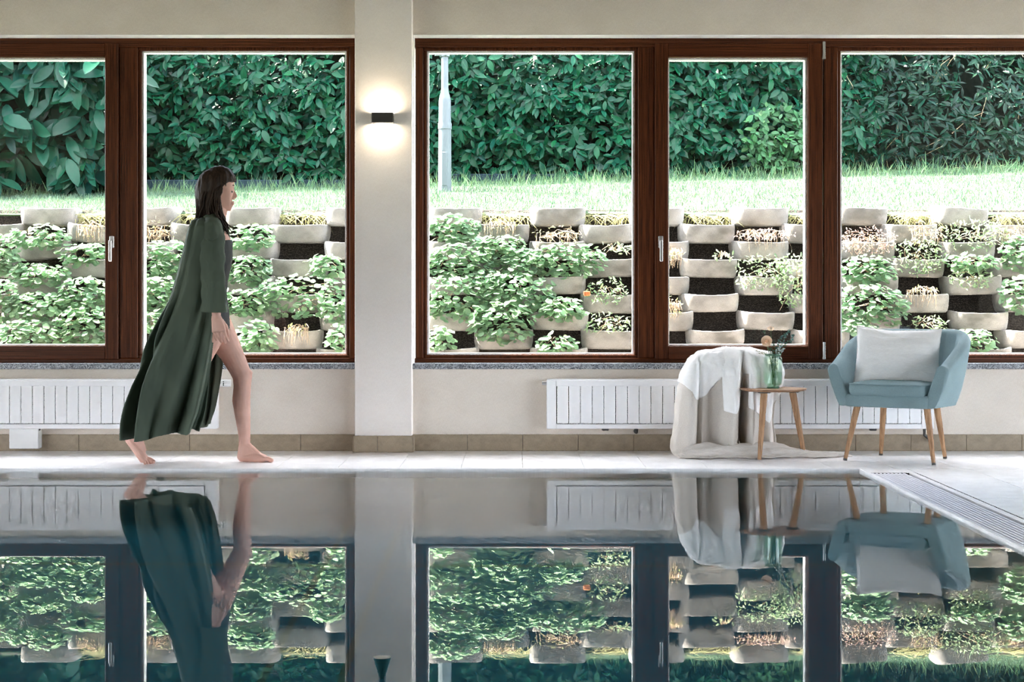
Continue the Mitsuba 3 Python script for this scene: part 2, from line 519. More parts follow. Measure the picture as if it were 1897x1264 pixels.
# side walls with their own large windows, a plain rear wall (behind and beside the camera)
PIERS = (-13.0, -10.75, -7.9, -5.05)
for nm, xa, xb in (('wall_left', XL - 0.2, XL), ('wall_right', XR, XR + 0.2)):
    struct(nm, cat(box(xa, xb, YB, 0.3, -0.3, 0.12), box(xa, xb, YB, 0.3, 2.2, 3.4), box(xa, xb, YB, -10.75, 0.12, 2.2), box(xa, xb, -2.2, 0.3, 0.12, 2.2), *[box(xa, xb, y, y + 0.35, 0.12, 2.2) for y in PIERS]), 'plaster')
struct('wall_front', box(XL, XR, YB - 0.2, YB, -0.3, 3.4), 'ceiling_wood')
# roof with the eaves that shade the window wall
struct('trim_1', box(XL - 0.4, XR + 0.4, 0.302, 0.62, 2.80, 2.95), 'wood_level', 'roof eaves above the windows')

struct('trim_4', box(XL - 2.2, XL - 0.05, YB, 0.3, 2.32, 2.42), 'wood_level', 'porch roof along the left side of the hall')


def plain_panes(win, panes):
    for m in panes:
        put('pane', m, 'pane_glass', win)


def sheet(axis, c, a0, a1, z0, z1):
    if axis == 'x':
        v = [[c, a0, z0], [c, a1, z0], [c, a1, z1], [c, a0, z1]]
    else:
        v = [[a0, c, z0], [a1, c, z0], [a1, c, z1], [a0, c, z1]]
    return (np.array(v, float), np.array([[0, 1, 2], [0, 2, 3]]))


for n, c in enumerate((XL - 0.1, XR + 0.1)):
    w = struct(f'window_{n + 3}', None, None, 'tall window of the hall outside the picture')
    for a0, a1 in ((-10.4, -7.9), (-7.55, -5.05), (-4.70, -2.2)):
        put('pane', sheet('x', c, a0, a1, 0.12, 2.2), 'pane_glass', w)
        e = 0.03
        put('frame', cat(box(c - e, c + e, a0, a1, 0.12, 0.20), box(c - e, c + e, a0, a1, 2.12, 2.2), box(c - e, c + e, a0, a0 + 0.08, 0.2, 2.12), box(c - e, c + e, a1 - 0.08, a1, 0.2, 2.12)), 'wood_upright', w)

# --- the window wall in view
FY0, FY1 = 0.12, 0.20       # window frame front and back
GY = 0.165                  # glass


def ring(x0, x1, z0, z1, w, y0, y1, c=0.002):
    """Four bars round an opening (x0..x1, z0..z1), w wide outwards."""
    return cat(box(x0 - w, x1 + w, y0, y1, z1, z1 + w, c), box(x0 - w, x1 + w, y0, y1, z0 - w, z0, c), box(x0 - w, x0, y0, y1, z0, z1, c), box(x1, x1 + w, y0, y1, z0, z1, c))


def glazing(win, holder, x0, x1, z0, z1, label=None):
    put('glazing_seal', ring(x0 + 0.010, x1 - 0.010, z0 + 0.010, z1 - 0.010, 0.012, GY - 0.012, GY + 0.06, 0.001), 'spacer', holder, label='pale thin seal around the glass')
    put('pane', sheet('y', GY, x0 + 0.004, x1 - 0.004, z0 + 0.004, z1 - 0.004), 'pane_glass', holder)


def upright(win, x0, x1, name, y0=FY0, z0=SILL, z1=HEAD):
    put(name, box(x0, x1, y0, FY1, z0, z1, 0.004), 'wood_upright', win)


def rail(win, x0, x1, z0, z1, name, y0=FY0):
    put(name, box(x0, x1, y0 - 0.0, FY1, z0, z1, 0.004), 'wood_level', win)


def handle(holder, x, z, y):
    h = put('handle', cat(box(x - 0.014, x + 0.014, y - 0.010, y, z - 0.01, z + 0.062, 0.003), box(x - 0.008, x + 0.008, y - 0.045, y - 0.008, z + 0.010, z + 0.034, 0.004),
                          box(x - 0.010, x + 0.010, y - 0.052, y - 0.036, z - 0.095, z + 0.036, 0.005)), 'steel', holder, label='brushed steel window handle pointing down')
    return h


def fixed_pane(win, x0, x1, z0, z1):
    """Slim inner beads stepping back to the glass."""
    put('bead', ring(x0, x1, z0, z1, 0.022, FY0 + 0.016, FY1, 0.004), 'wood_upright', win)
    glazing(win, win, x0, x1, z0, z1)


def sash(win, x0, x1, z0, z1, gx0, gx1, gz0, gz1):
    s = put('sash', cat(box(x0, gx0, FY0 - 0.018, FY1, z0, z1, 0.005), box(gx1, x1, FY0 - 0.018, FY1, z0, z1, 0.005)), 'wood_upright', win)
    put('rail', box(gx0, gx1, FY0 - 0.017, FY1, gz1, z1, 0.004), 'wood_level', s)
    put('rail', box(gx0, gx1, FY0 - 0.017, FY1, z0, gz0, 0.004), 'wood_level', s)
    glazing(win, s, gx0, gx1, gz0, gz1)
    return s


w1 = struct('window_1', None, None, 'dark brown wooden window left of the column')
GZ0, GZ1 = 0.574, 2.428
rail(w1, -4.1, COL0, GZ1 + 0.02, HEAD, 'head_rail')
rail(w1, -4.1, COL0, SILL, GZ0 - 0.02, 'bottom_rail')
upright(w1, -1.012, COL0, 'stile', z0=GZ0 - 0.02, z1=GZ1 + 0.02)
upright(w1, -2.412, -2.300, 'mullion', z0=GZ0 - 0.02, z1=GZ1 + 0.02)
fixed_pane(w1, -2.279, -1.031, GZ0, GZ1)
s1 = sash(w1, -4.05, -2.414, 0.546, 2.47, -3.96, -2.496, 0.628, 2.384)
handle(s1, -2.452, 1.235, FY0 - 0.018)

w2 = struct('window_2', None, None, 'long brown wooden window right of the column')
rail(w2, COL1, 4.1, GZ1 + 0.02, HEAD, 'head_rail')
rail(w2, COL1, 4.1, SILL, GZ0 - 0.02, 'bottom_rail')
for nm, a, b in (('stile', COL1 + 0.008, -0.561), ('mullion', 0.745, 0.845), ('mullion', 1.876, 1.962)):
    upright(w2, a, b, nm, z0=GZ0 - 0.02, z1=GZ1 + 0.02)
fixed_pane(w2, -0.540, 0.724, GZ0, GZ1)
fixed_pane(w2, 1.982, 4.05, GZ0, GZ1)
s2 = sash(w2, 0.846, 1.868, 0.546, 2.47, 0.929, 1.778, 0.628, 2.384)
handle(s2, 0.882, 1.235, FY0 - 0.018)
for z in (0.56, 2.385):
    hg = trimesh.creation.cylinder(0.009, 0.095, sections=16)
    hg.apply_translation((1.874, FY0 - 0.022, z + 0.045))
    kn = trimesh.creation.cylinder(0.011, 0.012, sections=16)
    kn.apply_translation((1.874, FY0 - 0.022, z - 0.006))
    put('hinge', cat(hg, kn), 'steel', w2, label='steel pin hinge')

for a, b in ((-4.1, COL0 - 0.001), (COL1 + 0.001, 4.1)):
    struct('trim_2' if a < -1 else 'trim_3', box(a, b, -0.05, FY0 + 0.01, SILL - 0.033, SILL, 0.003), 'granite', 'speckled grey granite window sill ' + ('left' if a < -1 else 'right') + ' of the column')

# --- tiled skirting
bb = struct('baseboard_back', box(XL, XR, -0.004, 0.001, 0, 0.099), 'grout', 'brown stone skirting tiles along the window wall')
st = {}


def skirt(x0, x1, y, h=0.1, side=None):
    k = round(x1 - x0, 3)
    if k not in st:
        st[k] = mikit.ply(box(0.0012, x1 - x0 - 0.0012, -0.011, 0.0, 0.001, h, 0.0015), 'skirting_tile')
    put('tile', st[k], parent=bb, at=T().translate([x0, y, 0]))


for i in range(10):
    skirt(COL0 - (i + 1) * TS, COL0 - i * TS, 0)
skirt(COL0 - 0.006, -0.822, COLY)
skirt(-0.822, COL1 + 0.006, COLY)
for i in range(13):
    x = COL1 + 0.327 + (i - 1) * TS
    skirt(max(x, COL1 + 0.002), x + TS, 0)
for x0, x1 in ((COL0 - 0.012, COL0), (COL1, COL1 + 0.012)):
    put('tile', box(x0, x1, COLY + 0.001, -0.011, 0.001, 0.1, 0.0015), 'skirting_tile', bb)

# ================================================================== THINGS IN THE HALL
# --- wall lamp on the column (its two light slots shine up and down)
lz, lx = 1.988, (709 - CX) * 9.86 / F
lamp = thing('wall_lamp', 'small dark box wall lamp shining up and down on the column', 'lamp')
hw, ly0, ly1, lh = 0.063, COLY - 0.075, COLY - 0.004, 0.029
put('housing', cat(box(lx - hw, lx + hw, ly0, ly0 + 0.004, lz - lh, lz + lh, 0.001), box(lx - hw, lx - hw + 0.004, ly0, ly1, lz - lh, lz + lh, 0.001),
                   box(lx + hw - 0.004, lx + hw, ly0, ly1, lz - lh, lz + lh, 0.001), box(lx - hw, lx + hw, ly0, ly1, lz - 0.006, lz + 0.006), box(lx - hw, lx + hw, ly1, ly1 + 0.004, lz - lh, lz + lh)), 'lamp_metal', lamp)
for s in (1, -1):
    z = lz + s * (lh - 0.004)
    v = np.array([[lx - hw + 0.008, ly0 + 0.008, z], [lx + hw - 0.008, ly0 + 0.008, z], [lx + hw - 0.008, ly1 - 0.008, z], [lx - hw + 0.008, ly1 - 0.008, z]])
    f = np.array([[0, 1, 2], [0, 2, 3]]) if s > 0 else np.array([[0, 2, 1], [0, 3, 2]])
    k = put('diffuser', (v, f), 'plastic_white', lamp, label='glowing warm diffuser')
    scene[k]['emitter'] = {'type': 'area', 'radiance': rgb(LAMP * 1.0, LAMP * 0.82, LAMP * 0.60)}
put('rim', box(lx - hw - 0.003, lx + hw + 0.003, ly0 - 0.002, ly0 + 0.006, lz - lh - 0.003, lz - lh, 0.001), 'steel', lamp)


# --- radiators
def radiator(x0, x1, label, valve=None):
    r = thing('radiator', label, 'radiator', 'flat white radiators under the windows')
    z0, z1, y0, y1 = 0.141, 0.433, -0.125, -0.05
    put('body', box(x0, x1, y0 + 0.010, y1, z0, z1, 0.006), 'enamel', r)
    a, b, pz0, pz1 = x0 + 0.060, x1 - 0.075, 0.175, 0.395
    put('backing', box(a - 0.002, b + 0.002, y0 + 0.006, y0 + 0.012, pz0 - 0.003, pz1), 'dark_gap', r)
    put('margin', cat(box(x0, a - 0.0035, y0, y0 + 0.012, z0 + 0.001, z1 - 0.001, 0.003), box(b + 0.0035, x1, y0, y0 + 0.012, z0 + 0.001, z1 - 0.001, 0.003),
                      box(a - 0.004, b + 0.004, y0, y0 + 0.012, pz1, z1 - 0.001, 0.003), box(a - 0.004, b + 0.004, y0, y0 + 0.012, z0 + 0.001, pz0 - 0.006, 0.003)), 'enamel', r)
    n = max(1, round((b - a) / 0.069))
    w = (b - a) / n
    p = mikit.ply(box(0.0016, w - 0.0016, y0, y0 + 0.010, pz0, pz1 + 0.002, 0.0015), 'enamel')
    for i in range(n):
        put('panel', p, parent=r, at=T().translate([a + i * w, 0, 0]))
    put('top_grille', box(x0 + 0.002, x1 - 0.002, y0 + 0.012, y1, z1 - 0.001, z1 + 0.004, 0.001), 'enamel', r)
    for x in np.linspace(x0 + 0.35, x1 - 0.35, 3 if x1 - x0 > 1.5 else 2):
        put('bracket', cat(box(x - 0.02, x + 0.02, y1 - 0.002, -0.002, z0 + 0.06, z0 + 0.10, 0.003), box(x - 0.02, x + 0.02, y1 - 0.03, y1, z0 - 0.014, z0 + 0.002, 0.003)), 'lamp_metal', r, label='dark wall bracket')
    return r


rad1 = radiator(-3.95, -1.774, 'flat white panel radiator left of the column, behind the walking woman')
vx = -1.774
vc = trimesh.creation.cylinder(0.022, 0.055, sections=20, transform=trimesh.transformations.rotation_matrix(np.pi / 2, (0, 1, 0)))
vc.apply_translation((vx + 0.050, -0.09, 0.412))
put('valve', cat(box(vx, vx + 0.032, -0.105, -0.06, 0.392, 0.432, 0.004), vc), 'plastic_white', rad1, label='white thermostat valve on its end')
put('valve_mark', cat(*[box(vx + 0.034, vx + 0.040, -0.1145, -0.110, z, z + 0.006) for z in (0.398, 0.408, 0.418)]), 'dark_gap', rad1)
put('pipe_cover', box(-3.02, -2.845, -0.085, -0.012, 0.02, 0.142, 0.004), 'plastic_white', rad1, label='white pipe cover box reaching down to the floor')
rad2 = radiator(0.186, 2.486, 'flat white panel radiator right of the column, behind the table and armchair')
vn = trimesh.creation.cylinder(0.011, 0.03, sections=14, transform=trimesh.transformations.rotation_matrix(np.pi / 2, (0, 1, 0)))
vn.apply_translation((0.173, -0.085, 0.412))
put('bleed_valve', vn, 'steel', rad2)
for pth, r_ in (([(2.44, -0.08, 0.15), (2.44, -0.08, 0.10), (2.47, -0.07, 0.08), (2.50, -0.03, 0.078)], 0.009), ([(0.72, -0.08, 0.15), (0.72, -0.075, 0.12), (0.72, -0.02, 0.12)], 0.012)):
    put('pipe', tube(pth, r_), 'lamp_metal', rad2, label='dark pipe joint below the radiator')

# --- side table
tx, ty, tz = 1.480, -0.44, 0.398
table = thing('side_table', 'small round wooden side table with splayed legs beside the armchair', 'table')
top = lathe([(0.0005, tz - 0.013), (0.165, tz - 0.013), (0.188, tz - 0.006), (0.193, tz - 0.001), (0.1925, tz + 0.002), (0.190, tz + 0.003), (0.0005, tz + 0.003)], 64)
put('tabletop', trimesh.Trimesh(top.vertices + [tx, ty, 0], top.faces), 'walnut', table, smooth=30)
for fx, fy in ((1.386, -0.555), (1.660, -0.455), (1.452, -0.310)):
    d = unit(np.array([fx - tx, fy - ty]))
    p1 = np.array([fx, fy, 0.0])
    p0 = np.array([tx + d[0] * 0.098, ty + d[1] * 0.098, tz - 0.018])
    if fx > 1.6:
        p0 = np.array([tx + 0.112, ty - 0.006, tz - 0.018])
    put('leg', tube([p0, p0 * 0.5 + p1 * 0.5, p1], [0.0205, 0.0165, 0.0115], 16), 'oak', table, smooth=40)
    pl = trimesh.creation.cylinder(0.036, 0.009, sections=24)
    pl.apply_translation((p0[0], p0[1], tz - 0.0165))
    put('mounting_plate', pl, 'lamp_metal', table, label='dark mounting plate')

# --- vase with flowers
vx, vy, vz = 1.4805, ty, tz + 0.003
vase = thing('glass_vase', 'green tinted glass jar vase standing on the round side table', 'vase')
prof = [(0.001, 0.004), (0.033, 0.004), (0.037, 0.010), (0.036, 0.016), (0.049, 0.022), (0.0525, 0.034), (0.0525, 0.168), (0.051, 0.176), (0.043, 0.181), (0.0435, 0.186), (0.046, 0.192)]
vm = lathe(prof, 48)
put('jar', trimesh.Trimesh(vm.vertices + [vx, vy, vz], vm.faces, process=False), 'vase_glass', vase, smooth=35)
bm = lathe([(0.0005, 0.0), (0.034, 0.0), (0.0375, 0.004), (0.036, 0.010), (0.0005, 0.011)], 40)
scene['vase_base'] = {'type': 'twosided', 'b': {'type': 'principled', 'base_color': rgb(0.10, 0.20, 0.14), 'roughness': 0.15, 'specular': 0.5}}
put('base', trimesh.Trimesh(bm.vertices + [vx, vy, vz], bm.faces, process=False), 'vase_base', vase, smooth=40, label='thick dark green glass foot')
rm = lathe([(0.0425, 0.186), (0.046, 0.190), (0.047, 0.194), (0.0455, 0.196), (0.043, 0.193), (0.0425, 0.186)], 40)
put('rim', trimesh.Trimesh(rm.vertices + [vx, vy, vz], rm.faces, process=False), 'vase_base', vase, smooth=40)
wm = lathe([(0.0005, 0.014), (0.034, 0.016), (0.046, 0.023), (0.0495, 0.035), (0.0495, 0.092), (0.0005, 0.092)], 40)
put('water', trimesh.Trimesh(wm.vertices + [vx, vy, vz], wm.faces, process=False), 'vase_water', vase, smooth=40)


def V(px, py, dy=0.0):
    return at(px, py, vy + dy)


def rose(k, c, r):
    """A cup of overlapping petals."""
    for ringi, (n, rr, tilt, size) in enumerate(((5, 0.16, 0.15, 0.55), (6, 0.38, 0.5, 0.8), (7, 0.62, 0.95, 1.0))):
        for i in range(n):
            a = 2 * math.pi * (i + 0.4 * ringi) / n
            g = []
            for u in np.linspace(0, 1, 5):
                row = []
                for w in np.linspace(-1, 1, 5):
                    ang = a + w * 0.62 * size
                    rad = r * (rr * 0.55 + (rr + 0.25) * u * (0.45 + tilt * 0.55)) * (1 - 0.06 * w * w)
                    hgt = r * (-0.55 + 1.35 * u * (1.05 - 0.55 * tilt) - 0.18 * w * w * u)
                    row.append([rad * math.sin(ang), -hgt * 0.75 - 0.0, rad * math.cos(ang)])
                g.append(row)
            m = solid_grid(np.array(g) + c, 0.0008)
            put('petal', m, 'petal', k, smooth=True)


fl = thing('cream_rose', 'cream rose bloom in the green glass vase', 'flower')
rc = V(1420, 632, -0.045)
rose(fl, rc, 0.027)
put('centre', trimesh.Trimesh(sphere_pts(rc + [0, -0.006, 0], 0.008, 2), trimesh.creation.icosphere(subdivisions=2).faces), 'petal_core', fl, smooth=True)
put('stem', tube([rc + [0, 0.012, -0.01], V(1425, 655, -0.02), V(1431, 680, 0), V(1432, 712, 0)], 0.0021, 6), 'stem_green', fl, smooth=True)
fl2 = thing('scabiosa_bloom', 'small pale peach bloom on a thin stem, the tallest in the vase', 'flower')
c2 = V(1428, 609, 0.0)
pet = []
for i in range(12):
    a = 2 * math.pi * i / 12
    g = [[[c2[0] + (0.004 + 0.016 * u) * math.cos(a + w * 0.22), c2[1] - 0.004 + 0.006 * u, c2[2] + 0.6 * (0.004 + 0.018 * u) * math.sin(a + w * 0.22)] for w in (-1, 0, 1)] for u in (0, 0.5, 1)]
    pet.append(solid_grid(g, 0.0008))
put('petals', cat(*pet), 'petal', fl2, smooth=True)
put('centre', trimesh.Trimesh(sphere_pts(c2 + [0, -0.005, 0], 0.006, 2), trimesh.creation.icosphere(subdivisions=2).faces), 'dry_stem', fl2, smooth=True)
put('stem', tube([c2, V(1430, 640), V(1431, 680), V(1431, 712)], 0.0014, 6), 'stem_green', fl2, smooth=True)

EUC = [(round_leaf(0.1, 8)[0], round_leaf(0.1, 8)[1])]


def sprig(name, label, stems, n, size, tint, jitter, tpl=EUC, cat_='foliage'):
    k = thing(name, label, cat_)
    P, N, A, S, C = [], [], [], [], []
    for path in stems:
        path = np.array(path)
        put('stem', tube(path, np.linspace(0.0019, 0.0009, len(path)), 6), 'stem_green', k, smooth=True)
        for i in range(n):
            t = 0.18 + 0.82 * (i + 0.5) / n
            q = t * (len(path) - 1) * 0.999
            a = int(q)
            p = path[a] * (1 - (q - a)) + path[a + 1] * (q - a)
            ax = rng.normal(size=3) + [0, -0.2, 0.4]
            P.append(p + rng.normal(size=3) * 0.002); A.append(ax); N.append(rng.normal(size=3) * jitter + [0, -0.9, 0.5]); S.append(size * rng.uniform(0.7, 1.25))
            C.append(np.array(tint) * rng.uniform(0.75, 1.25))
    M = frames(np.array(P), np.array(N), np.array(A), np.array(S))
    big = np.argsort(-np.array(S))[:10]
    rest = np.setdiff1d(np.arange(len(S)), big)
    lk = leaf_dict(tpl[0], tint, 'leaf')
    for i in big:
        put('leaf', lk, parent=k, at=mi.ScalarTransform4f(M[i]))
    if len(rest):
        j = put('leaf_spray', foliage(tpl, M[rest], np.zeros(len(rest), int), np.array(C)[rest], 'leaf'), parent=k)
        labels[j] = {'kind': 'stuff'}
    return k


b0 = V(1432, 712)
sprig('eucalyptus_sprig', 'blue-green eucalyptus sprig leaning right out of the vase', [[V(1436, 700), V(1438, 660), V(1446, 640, -0.01), V(1456, 622, -0.02), V(1463, 611, -0.02)], [V(1434, 700), V(1436, 660), V(1441, 640), V(1447, 630), V(1453, 617)],
                                                                           [V(1437, 705), V(1441, 665), V(1453, 640), V(1466, 628), V(1470, 622)]], 24, 0.0145, (0.075, 0.15, 0.135), 0.9)
sprig('herb_sprig', 'short dark green leafy sprig at the left of the vase rim', [[V(1431, 700), V(1430, 660), V(1422, 640, 0.01), V(1417, 622, 0.02), V(1416, 612, 0.02)], [V(1432, 700), V(1433, 660), V(1435, 645), V(1434, 634)]], 20, 0.011, (0.05, 0.11, 0.075), 0.9)
sprig('silver_sprig', 'pale silvery leaf sprig in the middle of the vase', [[V(1433, 700), V(1436, 665), V(1440, 648, -0.02), V(1449, 638, -0.03)], [V(1433, 700), V(1438, 668), V(1444, 652, -0.03), V(1454, 645, -0.03)]], 22, 0.011, (0.42, 0.48, 0.46), 0.9)
GR = [leaf_shape(0.3, 0.1, 0.1)]
sprig('dried_sprig', 'dried straw coloured seed sprig hanging over the left of the vase', [[V(1431, 690), V(1426, 660, -0.02), V(1414, 653, -0.03), V(1398, 650, -0.03)], [V(1431, 690), V(1427, 662, -0.02), V(1416, 656, -0.03), V(1404, 655, -0.03)]], 18, 0.012, (0.55, 0.47, 0.34), 0.9, GR)

# --- linen throw heaped over a low seat
throw = thing('linen_throw', 'pale linen throw heaped in folds below the window beside the side table', 'throw')
ox, oy = 1.235, -0.265


def interp(x, xs, ys):
    return np.interp(x, xs, ys)


# silhouette half-widths by height (metres from ox), front bulge by height
HZ = np.array([0.0, 0.04, 0.10, 0.20, 0.30, 0.40, 0.46, 0.527, 0.558, 0.589, 0.605, 0.622, 0.628])
LX = np.array([-0.310, -0.328, -0.325, -0.312, -0.300, -0.282, -0.262, -0.225, -0.196, -0.160, -0.055, 0.0, 0.05])
RX = np.array([0.300, 0.290, 0.285, 0.272, 0.275, 0.300, 0.320, 0.312, 0.292, 0.262, 0.200, 0.130, 0.072])
FY = np.array([0.180, 0.176, 0.172, 0.168, 0.164, 0.158, 0.150, 0.130, 0.112, 0.085, 0.060, 0.030, 0.004])
# fold lines down the front: x at the top and at the floor, depth (+ proud, - hollow), width
FOLD = [(-0.29, -0.31, 0.030, 0.035), (-0.215, -0.245, 0.052, 0.040), (-0.165, -0.185, -0.075, 0.016), (-0.115, -0.12, -0.085, 0.040), (-0.05, -0.07, -0.030, 0.045), (0.035, 0.000, 0.058, 0.040), (0.086, 0.070, -0.170, 0.022), (0.125, 0.125, 0.055, 0.022), (0.175, 0.20, -0.020, 0.025), (0.215, 0.235, 0.045, 0.030), (0.258, 0.262, -0.05, 0.012)]


def throw_point(a, z, lift=0.0):
    """a: angle from -pi to pi, 0 = front; z: height -> the surface point."""
    lx, rx, fy = interp(z, HZ, LX), interp(z, HZ, RX), interp(z, HZ, FY)
    s, c = np.sin(a), np.cos(a)
    e = 0.62
    x = np.where(s < 0, -lx, rx) * np.sign(s) * np.abs(s) ** e
    y = -np.where(c > 0, fy, 0.120) * np.sign(c) * np.abs(c) ** e
    t = np.clip(z / 0.60, 0, 1)
    g = np.clip(1.25 - 1.15 * t ** 2.2, 0.0, 1)
    off = 0
    for xt, xb, d, w in FOLD:
        off = off + d * np.exp(-((x - (xt * t + xb * (1 - t))) / w) ** 2)
    front = np.clip(c * 2.5, 0, 1)
    q = np.stack([x * 9, y * 9, z * 5 + 0 * x], -1)
    wr = (meshkit.fbm(q, 3, 2) - 0.5) * 0.026 + (meshkit.fbm(q * 3.4, 3, 4) - 0.5) * 0.020 * (0.3 + t)
    y = y - off * g * front - wr * (0.5 + 0.5 * front) - lift * np.maximum(front, 0.3)
    y = np.minimum(y, 0.115)
    x = x + np.where(front < 1, np.sign(s) * (wr + lift), 0) * (1 - front)
    zz = z + wr * 0.6 * (t > 0.8) + lift * (t > 0.75)
    return np.stack([x + ox, y + oy, np.maximum(zz, 0.001)], -1)


zs = np.concatenate([np.linspace(0, 0.5, 46), np.linspace(0.51, 0.628, 22)])
aa = np.linspace(-np.pi, np.pi, 420, endpoint=False)
P = np.array([throw_point(aa, np.full_like(aa, z)) for z in zs])
put('drape', loft(P, cap0=False, cap1=True), 'linen', throw, smooth=True)
# upper fold of the cloth, its ragged lower edge hanging to different heights over the front
hx = np.array([-0.33, -0.23, -0.20, -0.185, -0.13, -0.075, -0.045, -0.035, 0.03, 0.075, 0.085, 0.10, 0.11, 0.17, 0.235, 0.26, 0.31])
hz = np.array([0.45, 0.38, 0.335, 0.33, 0.365, 0.44, 0.455, 0.27, 0.255, 0.33, 0.47, 0.47, 0.29, 0.255, 0.20, 0.27, 0.44])
a2 = np.linspace(-1.75, 1.75, 300)
rows_ = []
for u in np.linspace(0, 1, 44):
    s = np.sin(a2)
    xa = np.where(s < 0, 0.30, 0.285) * np.sign(s) * np.abs(s) ** 0.62
    zb = np.interp(xa, hx, hz)
    z = zb + (0.622 - zb) * u ** 0.85
    rows_.append(throw_point(a2, z, 0.011))
put('upper_fold', solid_grid(np.array(rows_), 0.006), 'linen_white', throw, smooth=True, label='whiter upper fold of the throw')
# hump at the top
hump = [throw_point(np.linspace(-np.pi, np.pi, 40, endpoint=False), np.full(40, z)) for z in (0.60, 0.61)]
# the length that lies on the floor, thick at the left and running out to the right
fx = np.array([at(px, 0, -0.52)[0] for px in (1258, 1268, 1285, 1310, 1345, 1385, 1425, 1455, 1480, 1510, 1540, 1570, 1588)])
fr = np.array([0.012, 0.030, 0.040, 0.046, 0.042, 0.042, 0.048, 0.042, 0.030, 0.020, 0.017, 0.014, 0.004])
fy = np.array([-0.46, -0.475, -0.48, -0.475, -0.465, -0.46, -0.455, -0.45, -0.45, -0.44, -0.42, -0.40, -0.38])
rr = []
ab = np.linspace(0, 2 * np.pi, 40, endpoint=False)
for i in np.linspace(0, len(fx) - 1, 90):
    x, r, y = np.interp(i, range(len(fx)), fx), np.interp(i, range(len(fx)), fr), np.interp(i, range(len(fx)), fy)
    m = 1 + 0.24 * np.sin(3 * ab + x * 16) + 0.5 * (meshkit.fbm(np.stack([np.cos(ab) * 1.5, np.sin(ab) * 1.5, 0 * ab + x * 10], -1), 3, 8) - 0.5)
    rr.append(np.stack([0 * ab + x + 0.006 * np.sin(2 * ab), y + 1.1 * r * m * np.cos(ab), np.maximum(0.92 * r * (1 + m * np.sin(ab)), 0.001)], -1))
put('floor_length', loft(rr), 'linen', throw, smooth=True)
# flat edge lying in front, and a rolled end showing its spiral
gxx = np.linspace(at(1262, 0, -0.56)[0], at(1560, 0, -0.56)[0], 80)
edge = []
for v_ in np.linspace(0, 1, 14):
    yy = -0.445 - v_ * (0.085 + 0.02 * np.sin(gxx * 19) - 0.07 * np.clip((gxx - 1.35) / 0.5, 0, 1))
    zz = 0.006 + 0.012 * np.abs(np.sin(gxx * 26 + v_ * 3)) * (0.4 + 0.6 * np.sin(v_ * np.pi)) + 0.02 * (1 - v_)
    edge.append(np.stack([gxx, yy, zz], -1))
put('flat_edge', solid_grid(np.array(edge), 0.004), 'linen', throw, smooth=True)
th = np.linspace(0, 4.2 * np.pi, 80)
rs = 0.008 + 0.026 * th / th[-1]
cxr, czr = at(1362, 815, -0.545)[0], 0.072
roll = np.array([np.stack([cxr + rs * np.cos(th) * 1.25, 0 * th - 0.475 + v_ * 0.10, czr + rs * np.sin(th) * 0.8 + v_ * 0.02], -1) for v_ in np.linspace(0, 1, 6)])
put('rolled_end', solid_grid(roll, 0.004), 'linen', throw, smooth=True)

# --- armchair
chair = thing('armchair', 'pale blue upholstered tub armchair on four oak legs', 'armchair')
CT = T().translate([2.205, -0.535, 0]).rotate([0, 0, 1], -32)


def path_u(n, hw=0.250, y0=-0.255, yb=0.240, bend=0.02):
    t = np.concatenate([np.linspace(0, 0.26, 20), np.linspace(0.26, 1, 60)[1:]])
    pts = [(hw - 0.010 * (1 - q / 0.26), y0 + (bend - y0) * q / 0.26) for q in np.linspace(0, 0.26, 20)]
    for a in np.linspace(0, np.pi / 2, 40)[1:]:
        pts.append((hw * np.cos(a) ** 0.72, bend + (yb - bend) * np.sin(a) ** 0.72))
    half = np.array(pts)
    full = np.vstack([half, (half * [-1, 1])[::-1][1:]])
    s = np.concatenate([[0], np.cumsum(np.linalg.norm(np.diff(full, axis=0), axis=1))])
    q = np.linspace(0, s[-1], n)
    return np.stack([np.interp(q, s, full[:, 0]), np.interp(q, s, full[:, 1])], 1)


nU = 121
U = path_u(nU)
tang = np.gradient(U, axis=0)
nrm = unit(np.stack([tang[:, 1], -tang[:, 0]], 1))
nrm *= np.sign(np.sum(nrm * (U - [0, -0.05]), 1))[:, None]
hb = np.clip((U[:, 1] + 0.25) / 0.44, 0, 1)
htop = 0.548 + 0.190 * hb ** 1.1
rings = []
for i in range(nU):
    h, z0 = htop[i], 0.312
    th_ = 0.036
    fl_ = 0.045 + 0.030 * min(1, abs(U[i, 0]) / 0.25)
    prof = []
    for k in np.linspace(0, 1, 9):                                   # outer face upwards
        prof.append((th_ * (0.75 + 0.25 * min(1, k * 6)) + fl_ * k ** 1.1 + 0.010 * math.sin(math.pi * k), z0 + (h - 0.032 - z0) * k))
    for a in np.linspace(0, np.pi, 9)[1:-1]:                          # rounded top
        prof.append((fl_ + th_ * 0.95 * math.cos(a), h - 0.032 + 0.032 * math.sin(a)))
    for k in np.linspace(1, 0, 9):                                   # inner face downwards
        ch = 0.0
        if k > 0.3:
            sb = (i - nU // 2) / 7.2
            ch = -0.007 * (1 - abs(2 * (sb - math.floor(sb)) - 1) ** 0.35) * 0 - 0.006 * math.exp(-((sb - round(sb)) / 0.10) ** 2) * -1 if abs(U[i, 0]) < 0.24 and U[i, 1] > 0.0 else 0
        prof.append((-th_ + fl_ * k ** 1.1 + ch, z0 + (h - 0.032 - z0) * k))
    rings.append([[U[i, 0] + nrm[i, 0] * o, U[i, 1] + nrm[i, 1] * o, z] for o, z in prof])
rings = np.array(rings)
